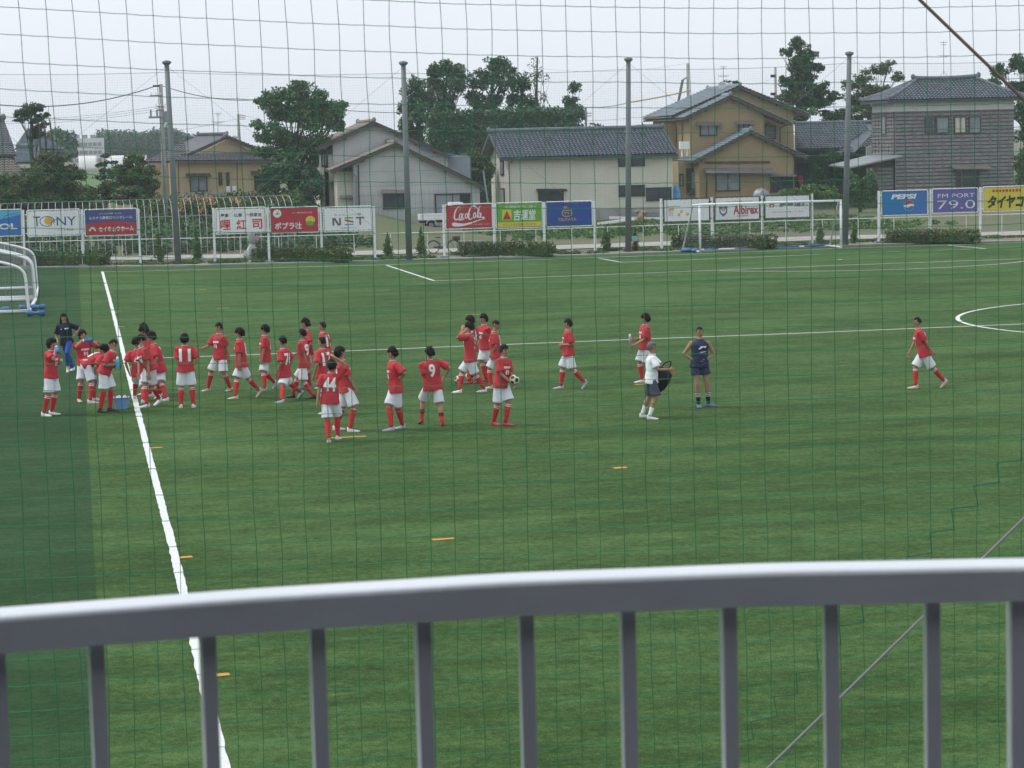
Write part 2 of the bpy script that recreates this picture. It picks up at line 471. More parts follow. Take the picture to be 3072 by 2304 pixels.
b = MB(); b.tube([Y(2300, -440, 8.3), Y(2760, 0, 8.3), Y(3072, 300, 8.3), Y(3500, 712, 8.3)], .0062, 6)
tag(b.build("guy_cable", M_cable), "thick brown guy cable slanting across the sky above the timber house", "cable")
# ------------------------------------------------------------------ far net with its poles
def pole(u0, v0, u1, v1, r, label):
    a = G(u1, v1); b_ = Y(u0, v0, a.y)
    o = thing("net_pole", a, label, "pole", "poles carrying the far net")
    m = MB(); m.tube([a, a.lerp(b_, .5), b_], [r, r*.86, r*.72], 14); m.build("shaft", M_pole, o, True)
    m = MB(); m.tube([b_-Vector((0, 0, .05)), b_+Vector((0, 0, .06)), b_+Vector((0, 0, .14)), b_+Vector((0, 0, .19))], [r*.75, r*1.45, r*1.3, r*.3], 12); m.build("cap", M_pole, o)
    m = MB(); m.tube([a+Vector((0, 0, .005)), a+Vector((0, 0, .05))], r*1.6, 12); m.build("base_flange", M_pole, o)
    return a, b_, o
POLES = [pole(500, 192, 535, 795, .17, "grey net pole rising beside the hazy utility pole"),
         pole(1210, 194, 1228, 783, .165, "grey net pole in front of the weathered grey shed"),
         pole(1885, 183, 1885, 757, .165, "grey net pole in front of the long cream barn"),
         pole(2548, 165, 2535, 738, .165, "grey net pole just behind the goalpost by the timber house")]
for n, (uu, top, bot) in enumerate(((-260, 192, 812), (3230, 150, 724))):
    POLES.insert(0 if n == 0 else 99, pole(uu, top, uu, bot, .165, ["grey net pole beyond the frame beside the stored goals", "grey net pole beyond the frame past the timber house"][n]))
fn = thing("far_ball_net", POLES[2][0]+Vector((0, .3, 0)), "fine pale mesh net hung between the grey poles along the far side", "net")
b = MB(); rp = MB()
for (a, t_, _), (a2, t2, _) in zip(POLES, POLES[1:]):
    n = int((a2-a).length/.135)
    top = lambda f: t_.lerp(t2, f)-Vector((0, 0, .42+.12*math.sin(PI*f)))
    for i in range(n):
        f = i/n; q = top(f); p0 = a.lerp(a2, f); p0.z = .1
        b.tube([p0, q], .0020, 3, False)
    H = 10.0; nr = int(H/.135)
    for j in range(nr):
        g_ = j/nr
        P = [a.lerp(a2, f).lerp(top(f), g_)+Vector((0, 0, .08)) for f in np.linspace(0, 1, 7)]
        b.tube(P, .0020, 3, False)
    rp.tube([top(f) for f in np.linspace(0, 1, 13)], .010, 5, False)
b.build("mesh_netting", M_fnet, fn); rp.build("top_rope", M_fnet, fn)
gw = [(0, 1, -.02), (1, 0, 0), (1, 2, 0), (2, 1, 0), (2, 3, 0), (3, 2, 0), (3, 4, 0), (4, 3, 0), (4, 5, 0)]
for i, j, _ in gw:
    a, t_, o = POLES[i]; a2, t2, _o = POLES[j]
    f = .93
    e = a.lerp(a2, f); e.z = 1.0
    m = MB(); m.tube([t_-Vector((0, 0, .1)), e], .006, 4); m.build("guy_wire", M_wire, o)

# ------------------------------------------------------------------ lettering
def glyphs(body, bold=0, shear=0, space=1.0):
    c = bpy.data.curves.new("lettering", 'FONT'); c.body = body; c.offset = bold; c.shear = shear; c.space_character = space
    c.resolution_u = 3
    o = bpy.data.objects.new("lettering", c); COL.objects.link(o)
    me = bpy.data.meshes.new_from_object(o.evaluated_get(bpy.context.evaluated_depsgraph_get()))
    bpy.data.objects.remove(o); bpy.data.curves.remove(c)
    return me
def fit(me, w_, h_):
    n = len(me.vertices); a = np.empty(n*3); me.vertices.foreach_get("co", a); a = a.reshape(-1, 3)
    lo, hi = a.min(0), a.max(0); c = (lo+hi)/2; s = hi-lo
    sx = w_/s[0] if w_ else h_/s[1]; sy = h_/s[1] if h_ else sx
    a = (a-c)*np.array([sx, sy, 0]); me.vertices.foreach_set("co", a.ravel()); me.update()
    return me

class Face:
    """flat design space on a board: x along it, y up, origin at its middle, metres"""
    def __init__(s, P, O, ex, ey, en): s.P, s.O, s.ex, s.ey, s.en = P, O, ex, ey, en; s.k = 0
    def at(s, x, y, d=.004): return s.O+s.ex*x+s.ey*y+s.en*d
    def text(s, body, x, y, w_, h_, m, bold=0.0, shear=0, space=1.0, d=.008, name="lettering"):
        me = fit(glyphs(body, bold, shear, space), w_, h_)
        s.k += 1; d += .0006*s.k
        Mx = Matrix((( s.ex.x, s.ey.x, s.en.x, 0), (s.ex.y, s.ey.y, s.en.y, 0), (s.ex.z, s.ey.z, s.en.z, 0), (0, 0, 0, 1)))
        me.transform(Matrix.Translation(s.at(x, y, d)) @ Mx)
        me.materials.clear(); me.materials.append(m)
        return link_mesh(name, me, s.P)
    def poly(s, pts, m, d=.006, name="emblem"):
        s.k += 1; b = MB(); b.add([s.at(x, y, d+.0006*s.k) for x, y in pts], [tuple(range(len(pts)))]); return b.build(name, m, s.P)
    def rect(s, x, y, w_, h_, m, d=.006, name="colour_field"):
        return s.poly([(x-w_/2, y-h_/2), (x+w_/2, y-h_/2), (x+w_/2, y+h_/2), (x-w_/2, y+h_/2)], m, d, name)
    def disc(s, x, y, rx, ry, m, a0=0, a1=2*PI, name="emblem"):
        return s.poly([(x+rx*math.cos(a0+(a1-a0)*i/24), y+ry*math.sin(a0+(a1-a0)*i/24)) for i in range(25 if a1-a0 < 6 else 24)], m, .006, name)
    def stroke(s, lines, m, name="lettering", z=.008):
        """brush strokes: [[(x, y, width), ...], ...]"""
        b = MB(); s.k += 1
        for n, L in enumerate(lines):
            C = catmull([Vector((p[0], p[1], p[2])) for p in L], 5); vs = []
            for i, p in enumerate(C):
                d = Vector((C[min(i+1, len(C)-1)].x-C[max(i-1, 0)].x, C[min(i+1, len(C)-1)].y-C[max(i-1, 0)].y)).normalized()
                h = max(p.z, .002)/2; q = z+.0006*s.k+.0002*n
                vs += [s.at(p.x-d.y*h, p.y+d.x*h, q), s.at(p.x+d.y*h, p.y-d.x*h, q)]
            b.add(vs, [(2*i, 2*i+1, 2*i+3, 2*i+2) for i in range(len(C)-1)])
        return b.build(name, m, s.P)

# ------------------------------------------------------------------ billboards
FENCE_Y = 122.7
def board(uL, uR, vt, vb, pm, label, design, frame=M_white):
    um = (uL+uR)/2
    yb = np.interp(um, [0, 300, 800, 1300, 1800, 2300, 3100], [127.6, 126.9, 124.4, 123.2, 122.6, 123.6, 122.8])
    vt0, vt1 = vt; vb0, vb1 = vb
    pl, pr = Y(uL, (vt0+vb0)/2, yb), Y(uR, (vt1+vb1)/2, yb)
    tL, bL = Y(uL, vt0, yb), Y(uL, vb0, yb)
    H = tL.z-bL.z; W = (pr-pl).length; O = (pl+pr)/2
    ex = Vector((pr.x-pl.x, pr.y-pl.y, 0)).normalized(); ey = Vector((0, 0, 1)); en = ex.cross(ey)
    o = thing("billboard", O-ey*(H/2), label, "billboard", "sponsor billboards along the far side")
    b = MB(); b.box(O, (W-.10, .024, H-.10), (ex, en, ey)); b.build("panel", pm, o)
    b = MB(); r = .07; P = []
    for cx_, cz_, a in ((W/2-r, H/2-r, 0), (-W/2+r, H/2-r, 90), (-W/2+r, -H/2+r, 180), (W/2-r, -H/2+r, 270)):
        P += [O+ex*(cx_+r*math.cos(math.radians(a+t)))+ey*(cz_+r*math.sin(math.radians(a+t))) for t in (0, 30, 60, 90)]
    P.append(P[0]+Vector((0, 0, 1e-4))); b.tube(P, .026, 7, False); b.build("frame", frame, o, True)
    b = MB()
    for k in range(9):
        for sgn in (1, -1): b.box(O+ex*((k-4)*W/9)+ey*(sgn*(H/2-.045)), (.03, .03, .05), (ex, en, ey))
    b.build("lacing_rivets", M_dark, o); b = MB()
    for k in (-1, 1):
        for q in (-.38, .34): b.box(O+ex*(k*(W/2+.05))+ey*(H*q), (.10, .03, .06), (ex, en, ey))
    b.build("bracket_rivets", M_dark if frame is not M_white else M_white, o)
    design(Face(o, O+en*.0125, ex, ey, en), W-.1, H-.1)
    return o

def d_col(f, W, H):
    f.poly([(-W/2, -.1*H), (W/2, .32*H), (W/2, H/2), (-W/2, H/2)], M_bsky, name="colour_field")
    f.stroke([[(-.2*W, -.2*H, .05), (.1*W, .05*H, .05), (.22*W, .3*H, .04), (.45*W, .36*H, .03)], [(-.45*W, .1*H, .02), (-.2*W, .3*H, .02), (-.05*W, .42*H, .02)]], M_bmid, "emblem")
    f.text("ICOL", .12*W, -.14*H, .62*W, .24*H, M_txtw, .03)
def d_teny(f, W, H):
    f.text("T", -.33*W, .08*H, .14*W, .40*H, M_txtb); f.text("NY", .25*W, .06*H, .38*W, .36*H, M_txtb)
    f.disc(-.1*W, .09*H, .085*W, .155*H, M_txto)
    f.stroke([[(-.13*W+.14*W*math.cos(a), .07*H+.2*H*math.sin(a), .035) for a in np.linspace(-.5, 5.3, 22)]+[(-.03*W, .05*H, .04), (.08*W, .17*H, .02)]], M_txtb, "emblem")
    f.text("テレビ新潟", .22*W, -.3*H, .31*W, .10*H, M_txtg)
def d_seikyo(f, W, H):
    f.poly([(-W/2, -H/2), (W/2, -H/2), (W/2, -.06*H), (0, .06*H), (-W/2, -.06*H)], M_bred, name="colour_field")
    f.text("わたしたちも応援しています。", 0, .36*H, .45*W, .07*H, M_txtw)
    f.text("ルミナス南笹口モンテレール", 0, .19*H, .86*W, .13*H, M_txtw, .015)
    f.text("セイキョウホーム", .1*W, -.27*H, .70*W, .20*H, M_txtw, .04)
    f.disc(-.37*W, -.33*H, .07*W, .15*H, M_txtw, 0, PI); f.disc(-.37*W, -.33*H, .035*W, .075*H, M_bred, 0, PI)
def d_riko(f, W, H):
    for s_, x, q in (("慶事", -.335, .17), ("仏事", -.055, .17), ("一般宴会", .27, .35)): f.text(s_, x*W, .24*H, q*W, .16*H, M_txtk, .012)
    for s_, x in (("哩", -.32), ("紅", .01), ("司", .34)): f.text(s_, x*W, -.16*H, .21*W, .42*H, M_red, .018)
def d_poplar(f, W, H):
    f.disc(-.37*W, .29*H, .09*W, .17*H, M_txtw); f.poly([(-.42*W, .22*H), (-.34*W, .40*H), (-.35*W, .3*H), (-.30*W, .27*H)], M_bgreen)
    f.text("こども情熱を応援できる社", .17*W, .30*H, .43*W, .07*H, M_txtw)
    f.text("ポプラ社", -.14*W, -.24*H, .58*W, .30*H, M_txtw, .03)
    f.disc(.34*W, -.02*H, .1*W, .17*H, M_byel); f.disc(.33*W, -.16*H, .09*W, .10*H, M_bgreen)
def d_nst(f, W, H):
    f.text("もっと。いい夢。", .02*W, .2*H, .62*W, .11*H, M_txtg)
    q = .33*H
    f.stroke([[(-.31*W, -.27*H, .09), (-.31*W, -.27*H+q, .09)], [(-.29*W, -.27*H+q, .10), (-.19*W, -.27*H, .10)], [(-.165*W, -.27*H, .09), (-.165*W, -.27*H+q, .09)],
              [(.18*W, .045*H, .08), (.36*W, .045*H, .08)], [(.27*W, .03*H, .09), (.27*W, -.27*H, .09)]], M_txtg)
    f.rect(.03*W, .05*H, .19*W, .06*H, M_bgreen); f.rect(.03*W, -.24*H, .19*W, .06*H, M_bsky)
    f.poly([(-.065*W, -.01*H), (-.065*W, -.08*H), (.125*W, -.17*H), (.125*W, -.10*H)], M_bred)
    f.text("新潟総合テレビ", .02*W, -.39*H, .34*W, .06*H, M_txtg)
def d_cola(f, W, H):
    def C(x, y, s): return [(x+.10*s, y+.10*s, .018), (x+.12*s, y+.19*s, .02), (x+.04*s, y+.20*s, .03), (x-.07*s, y+.06*s, .055), (x-.11*s, y-.14*s, .065), (x-.05*s, y-.22*s, .045), (x+.06*s, y-.15*s, .02)]
    def O(x, y, r, q=.07): return [(x+r*.75*math.cos(a)+.25*r*math.sin(a), y+q*math.sin(a)*1.2, .028+.02*abs(math.cos(a))) for a in np.linspace(.5, 6.9, 12)]
    S = [C(-.52, .13, 1.5), O(-.33, -.02, .085, .11), [(-.13, .06, .03), (-.2, .08, .035), (-.25, -.04, .045), (-.2, -.13, .04), (-.12, -.08, .02)],
         O(-.01, -.01, .08, .10), [(.08, .09, .04), (.055, -.08, .045), (.12, -.1, .02)],
         C(.28, .16, 1.6), O(.44, 0, .08, .11), [(.53, -.08, .02), (.70, .22, .02), (.70, .33, .03), (.64, .22, .045), (.59, -.06, .05), (.64, -.11, .02)],
         O(.72, 0, .08, .10), [(.82, .10, .04), (.79, -.08, .045), (.86, -.11, .02)], [(.13, .04, .03), (.2, .06, .03)],
         [(.3, .42, .02), (.48, .45, .045), (.62, .34, .05), (.80, .44, .02)], [(-.68, -.14, .02), (-.35, -.20, .05), (-.12, -.17, .02)],
         [(.85, -.11, .03), (.95, -.12, .09), (.99, -.12, .08)]]
    S = [[(x*.93-.12, y*1.05+.04, w_*1.25) for x, y, w_ in L] for L in S]
    f.stroke(S, M_txtw)
    f.stroke([[(-.87, -.31, .01), (-.80, -.38, .2), (-.55, -.42, .17), (-.2, -.41, .11), (.2, -.31, .07), (.55, -.2, .04), (.85, -.14, .02)]], M_txtw, "emblem")
    f.text("わたしたちも応援しています。", .24*W, -.36*H, .43*W, .06*H, M_txtw)
def d_kichi(f, W, H):
    f.rect(0, -.39*H, W, .2*H, M_byel); f.text("わたしたちも応援しています。", 0, -.39*H, .74*W, .085*H, M_txtk)
    f.rect(-.28*W, .03*H, .21*W, .44*H, M_byel); f.poly([(-.375*W, -.17*H), (-.185*W, -.17*H), (-.28*W, .22*H)], M_bred)
    f.text("吉運堂", .125*W, 0, .50*W, .46*H, M_txtw, .02, .12)
    f.text("全国御寺院に届く", .03*W, .37*H, .70*W, .11*H, M_txtw)
def d_tsut(f, W, H):
    f.text("TSUTAYA", -.05*W, -.24*H, .42*W, .13*H, M_txto)
    n = 26
    f.stroke([[(-.05*W+.105*W*abs(math.cos(a))**.6*math.copysign(1, math.cos(a)), .03*H+.13*H*abs(math.sin(a))**.6*math.copysign(1, math.sin(a)), .035) for a in np.linspace(0, 2*PI, n)],
              [(-.11*W, .06*H, .03), (0, .06*H, .03)], [(-.085*W, .06*H, .03), (-.085*W, -.02*H, .03)], [(-.02*W, .06*H, .03), (-.02*W, -.02*H, .03)], [(.03*W, .13*H, .03), (.06*W, .24*H, .03)],
              [(-.13*W, .22*H, .02), (-.1*W, .34*H, .025), (-.09*W, .23*H, .025), (-.06*W, .34*H, .025), (-.04*W, .24*H, .02), (0, .27*H, .02)]], M_txto, "emblem")
def d_squares(f, W, H):
    for x, y, w_, h_ in ((-.35, .06, .13, .11), (-.12, -.06, .06, .12), (-.18, -.2, .06, .12), (.02, -.19, .06, .12)): f.rect(x*W, y*H, w_*W, h_*H, M_txto, name="emblem")
    f.rect(-.36*W, -.12*H, .10*W, .24*H, M_plaster, name="emblem")
    f.rect(-.3*W, .19*H, .30*W, .018*H, M_txtg, name="emblem")
def d_alb(f, W, H):
    f.text("Albirex", .20*W, -.06*H, .58*W, .42*H, M_bred, .03); f.text("NIIGATA", .13*W, -.34*H, .26*W, .06*H, M_txtb, .02)
    f.poly([(-.42*W, .12*H), (-.22*W, .12*H), (-.24*W, -.2*H), (-.32*W, -.36*H), (-.40*W, -.2*H)], M_bslate)
    f.poly([(-.39*W, .02*H), (-.32*W, -.12*H), (-.25*W, .02*H), (-.27*W, -.17*H), (-.32*W, -.24*H), (-.37*W, -.17*H)], M_txtw); f.disc(-.32*W, .0, .03*W, .07*H, M_txto)
    f.text("わたしたちも応援しています", .05*W, .33*H, .62*W, .07*H, M_bred)
def d_kashima(f, W, H):
    f.text("鹿島道路", .15*W, .12*H, .68*W, .24*H, M_txtk, .02); f.rect(-.36*W, .1*H, .11*W, .22*H, M_bred, name="emblem"); f.rect(-.36*W, .06*H, .05*W, .10*H, M_txtw, name="emblem")
    f.text("わたしたちも応援しています", .0, -.23*H, .72*W, .075*H, M_txtg)
def d_pepsi(f, W, H):
    f.poly([(-W/2, -H/2), (.1*W, -H/2), (-.2*W, H/2), (-W/2, H/2)], M_bpep, name="colour_field")
    f.text("PEPSI", -.02*W, .28*H, .58*W, .22*H, M_txtw, .05, .18)
    R_ = .29; x, y = .09*W, -.13*H
    f.disc(x, y, R_, R_, M_txtw)
    f.poly([(x+R_*.97*math.cos(a), y+R_*.97*math.sin(a)) for a in np.linspace(.25, PI-.1, 16)]+[(x-.1, y+.05), (x+.08, y+.10)], M_bred)
    f.poly([(x+R_*.97*math.cos(a), y+R_*.97*math.sin(a)) for a in np.linspace(PI+.12, 2*PI-.1, 16)]+[(x+.1, y-.02), (x-.08, y-.11)], M_bmid)
def d_fm(f, W, H):
    f.text("FM PORT", .02*W, .23*H, .84*W, .18*H, M_txtw, .0)
    f.text("79.0", .02*W, -.17*H, .86*W, .38*H, M_txtw, -.008)
def d_tire(f, W, H):
    for k in range(9): f.rect(-.28*W+k*.075*W, .36*H, .05*W, .11*H, M_bred, name="emblem")
    f.text("タイヤコ", .0, -.12*H, .84*W, .56*H, M_txtk, .05, .25)
BOARDS = [
 (-92, 65, (631, 628), (711, 709), M_bmid, "pale and mid blue billboard with white capitals, cut by the picture's edge", d_col),
 (82, 240, (629, 629), (708, 708), M_bwhite, "white billboard with blue serif capitals and a yellow disc for an O", d_teny),
 (254, 411, (627, 627), (707, 706), M_bslate, "billboard half blue half red with a pointed dividing line", d_seikyo),
 (647, 797, (624, 623), (701, 700), M_bwhite, "white billboard with three big red characters under small black ones", d_riko),
 (811, 956, (622, 620), (699, 698), M_bred, "red billboard with a white disc and a yellow and green figure", d_poplar),
 (970, 1115, (621, 619), (695, 693), M_bwhite, "white billboard with large grey, green, red and blue bar letters", d_nst),
 (1336, 1477, (613, 611), (687, 685), M_bred, "red billboard with flowing white script lettering above a white ribbon", d_cola),
 (1488, 1627, (609, 606), (685, 682), M_bgreen, "green billboard with a red triangle on yellow and bold white characters", d_kichi),
 (1638, 1777, (606, 602), (681, 677), M_bblue, "deep blue billboard with a small amber emblem and amber capitals", d_tsut),
 (1991, 2129, (598, 593), (668, 663), M_bwhite, "black framed white billboard with scattered orange squares", d_squares, M_dark),
 (2143, 2279, (592, 588), (663, 659), M_bwhite, "black framed white billboard with tall red letters and a navy shield", d_alb, M_dark),
 (2294, 2430, (587, 583), (657, 653), M_bwhite, "black framed white billboard with black characters and a red square", d_kashima, M_dark),
 (2645, 2783, (574, 570), (648, 642), M_bmid, "blue billboard with slanted white capitals over a red, white and blue ball", d_pepsi),
 (2797, 2934, (568, 563), (641, 636), M_bpur, "violet billboard with wide thin white lettering and large numerals", d_fm),
 (2949, 3086, (562, 557), (636, 630), M_byel, "yellow billboard with heavy slanted black characters", d_tire)]
for a in BOARDS: board(*a)
PLAB = {70: "by the blue board's edge, behind the stored goals", 246: "between the serif lettered and blue and red boards", 417: "at the end of the blue and red board, by the first conifer",
 641: "at the start of the board with three red characters", 804: "between the three characters and the white disc board", 963: "between the white disc board and bar letter board", 1122: "at the end of the bar letter board, beside a short conifer",
 1331: "beside the parked bicycle, carrying the red script board", 1482: "between the red script board and the green board", 1632: "between the green board and the deep blue board", 1784: "at the end of the deep blue board",
 1984: "at the start of the orange squares board, beside the goal", 2136: "between the orange squares and the navy shield boards", 2287: "between the navy shield and the black character boards", 2436: "inside the goal, at the end of the black character board",
 2637: "at the start of the ball emblem board", 2790: "between the ball emblem board and the violet board", 2941: "between the violet and the yellow boards"}
PB = {70: (800, 630), 246: (798, 628), 417: (795, 626), 641: (790, 624), 804: (787, 622), 963: (785, 620), 1122: (781, 618), 1331: (776, 614), 1482: (771, 611), 1632: (767, 606), 1784: (763, 602), 1984: (758, 596), 2136: (747, 592), 2287: (743, 587), 2436: (736, 581), 2637: (733, 573), 2790: (730, 568), 2941: (722, 562)}
for u in PLAB:
    vb, vt = PB[u]; lean = np.interp(u, [0, 1200, 2600, 3000], [-.033, -.03, 0, .006])
    a = G(u+8*(u < 1800), vb); yb = np.interp(u, [0, 300, 800, 1300, 1800, 2300, 3100], [127.6, 126.9, 124.4, 123.2, 122.6, 123.6, 122.8]); a = Y(u-lean*(vb-660), vb, yb); a.z = 0
    top = Y(u+lean*(660-vt), vt, yb)
    o = thing("billboard_post", a, "white billboard post "+PLAB[u], "post", "white posts holding the billboards")
    b = MB(); b.bar(a+Vector((0, 0, .04)), top, .115, .10, Vector((0, 1, 0))); b.build("shaft", M_white, o)
    b = MB(); b.box(a+Vector((0, 0, .05)), (.42, .36, .16)); b.build("concrete_footing", M_kerb, o)

# ------------------------------------------------------------------ low white wire fence
fp = []
FX = [120.6, 241, 366, 485, 720+0, 835, 949, 1062, 1172, 1283, 1392, 1501, 1608, 1716, 1930, 2036, 2142, 2250, 2358, 2465, 2575, 2682, 2900, 3008, 3120]
FX = [12, 120, 243, 366, 485, 603, 720, 836, 949, 1062, 1172, 1283, 1392, 1501, 1608, 1716, 1823, 1930, 2036, 2142, 2250, 2358, 2468, 2575, 2682, 2790, 2899, 3006, 3114]
def fy(u): return np.interp(u, [0, 300, 800, 1300, 1800, 2300, 3100], [131.2, 130.5, 128, 126.6, 126.2, 127.3, 126.4])
F0 = []
for u in FX:
    p = Y(u, 720, fy(u)); p.z = 0; F0.append(p)
wf = thing("wire_fence", F0[12], "low white fence of thin horizontal wires and slim posts behind the billboards", "fence")
for p in F0:
    b = MB(); b.tube([p, p+Vector((0, 0, 1.24))], .022, 6); b.build("post", M_white, wf)
b = MB()
for z in (.2, .34, .48, .62, .76, .90, 1.04): b.tube([p+Vector((0, 0, z)) for p in F0], .0035, 4, False)
b.build("horizontal_wire", M_galv, wf)
b = MB(); b.tube([p+Vector((0, 0, 1.22)) for p in F0], .024, 6, False); b.build("top_rail", M_white, wf)

# ------------------------------------------------------------------ goals
def netmesh(mb, A, B, C, D, n, m, r=.003):
    for i in range(n+1): mb.tube([Vector(A).lerp(B, i/n), Vector(D).lerp(C, i/n)], r, 3, False)
    for j in range(m+1): mb.tube([Vector(A).lerp(D, j/m), Vector(B).lerp(C, j/m)], r, 3, False)
M_gnet = mat("goal net twine", (.22, .24, .24), .7, .1, 3)
gl, gr = Y(2100, 700, 120.2), Y(2523, 690, 119.9)
gl.z = gr.z = 0
go = thing("soccer_goal", (gl+gr)/2, "white full size goal with a netted back standing on the far goal line", "goal")
Zu = Vector((0, 0, 2.44)); bk = Vector((0, 1.75, 0))
for p in (gl, gr):
    b = MB(); b.tube([p, p+Zu], .06, 10); b.build("goalpost", M_white, go, True)
b = MB(); b.tube([gl+Zu-Vector((.06, 0, 0)), gr+Zu+Vector((.06, 0, 0))], .062, 10); b.build("crossbar", M_white, go, True)
for p, s in ((gl, -.35), (gr, .1)):
    b = MB(); b.tube([p+Zu, p+Zu+Vector((s*.6, .55, -.03)), p+bk+Vector((s-.15, 0, .05))], .042, 8); b.build("rear_stay", M_white, go, True)
    b = MB(); b.tube([p+Vector((0, .05, .05)), p+bk+Vector((s-.15, 0, .05))], .045, 8); b.build("base_bar", M_white, go)
b = MB(); b.tube([gl+bk+Vector((-.5, 0, .06)), gr+bk+Vector((-.05, 0, .06))], .05, 8); b.build("base_bar", M_white, go)
b = MB()
netmesh(b, gl+Zu, gr+Zu, gr+bk+Vector((0, -.1, .1)), gl+bk+Vector((-.4, -.1, .1)), 56, 20)
netmesh(b, gl+Zu, gl+Vector((0, 0, .05)), gl+bk+Vector((-.4, 0, .05)), gl+Zu+Vector((-.2, .55, 0)), 18, 10)
netmesh(b, gr+Zu, gr+Vector((0, 0, .05)), gr+bk+Vector((0, 0, .05)), gr+Zu+Vector((.05, .55, 0)), 18, 10)
b.build("goal_net", M_gnet, go)
for n, (f0, f1, sg) in enumerate(((-.06, .1, 0), (.12, .22, .25), (.34, .80, .15), (.84, .99, .1))):
    b = MB(); P = []
    for i in range(14):
        f = f0+(f1-f0)*i/13; p = gl.lerp(gr, f)+bk*(1-.25*sg)+Vector((-.25, 0, .09+.05*noise.noise((f*30, n, 0)))); P.append(p)
    b.tube(P, [.03+.07*abs(noise.noise((i*.9, n*3.1, 2))) for i in range(14)], 8)
    tag(b.build("blue_sheet", M_tarp, None, True), ["bundled blue sheet at the goal's base by the orange squares board", "short blue sheet wrapped on the goal's rear bar", "long blue sheet draped along the goal's rear bar", "blue sheet heaped at the foot of the post by the grey pole"][n], "sheet", "blue sheets weighing down the goal")
b = MB(); b.ball(gl+Vector((-.45, 1.0, .10)), (.34, .26, .12)); b.ball(gl+Vector((-.12, .55, .09)), (.24, .22, .11)); tag(b.build("sand_sack", M_tarp, None, True), "crumpled blue sack at the foot of the goal's post", "sack")

# portable goals stored beside the pitch: back frames turned to the pitch
def stored(y0, x0, yw, x1, label, h=1.55, depth=2.3):
    """end frames at depths y0 and yw; x0, x1 their back edges"""
    o = thing("portable_goal", (x0, y0, 0), label, "goal", "portable goals stored beside the pitch")
    net = MB(); tops = []
    for yy, xx in ((y0, x0), (yw, x1)):
        P = catmull([Vector((xx-5.2, yy, 2.95)), Vector((xx-3, yy, 2.42)), Vector((xx-1.2, yy, 1.98)), Vector((xx-.48, yy, 1.77)), Vector((xx-.2, yy, 1.60)), Vector((xx-.08, yy, 1.34)), Vector((xx-.04, yy, .7)), Vector((xx, yy, .05))], 5)
        b = MB(); b.tube(P, .055, 9); b.build("side_frame", M_white, o, True)
        b = MB(); b.tube([Vector((xx-5.2, yy, .07)), Vector((xx+.04, yy, .07))], .07, 9); b.build("base_bar", M_white, o, True)
        tops.append(P)
        for i in range(0, len(P)-1, 1):
            net.tube([P[i], Vector((P[i].x, yy, .1))], .0022, 3, False)
        for q in range(1, 12): net.tube([Vector((xx-5.0, yy, q*.13)), Vector((xx-.05, yy, q*.13))], .0022, 3, False)
    b = MB(); b.tube([Vector((x0, y0, .06)), Vector((x1, yw, .06))], .07, 9); b.build("base_bar", M_white, o, True)
    for k in range(0, 41):
        f = k/40; net.tube([a.lerp(c, f) for a, c in zip(tops[0], tops[1])], .0022, 3, False)
    for a, c in zip(tops[0], tops[1]): net.tube([a, c], .0022, 3, False)
    net.build("goal_net", M_gnet, o)
p0, p1, p2, p3 = G(87, 938), G(107, 902), G(107, 898), G(113, 867)
stored(p0.y, p0.x, p1.y, p1.x, "white portable goal with curved side tubes and blue weights, stored beside the pitch")
stored(p2.y+.6, p2.x, p3.y, p3.x, "white portable goal with curved side tubes standing beyond the one with blue weights")
for u, v, n, a in ((84, 931, "blue sandbag lying across the far side of the stored goal's corner", .2), (110, 931, "pale topped blue sandbag next to the stored goal's corner", .3), (108, 949, "blue sandbag lying in front of the stored goal's corner", -.1), (2, 938, "blue sandbag on the stored goal's base bar at the picture's edge", .1)):
    p = G(u, v); b = MB(); e = Vector((math.cos(a), math.sin(a), 0)); e2 = Vector((-e.y, e.x, 0))
    b.loft([[p+e*x+e2*(r*math.cos(t)*1.2)+Vector((0, 0, .12+r*.8*math.sin(t))) for t in np.linspace(0, 2*PI, 11)[:-1]] for x, r in ((-.32, .12), (-.25, .13), (-.12, .10), (-.02, .06), (.1, .11), (.24, .14), (.32, .12))])
    tag(b.build("sandbag", M_tarp, None, True), n, "sandbag", "blue sandbags on the stored goals")
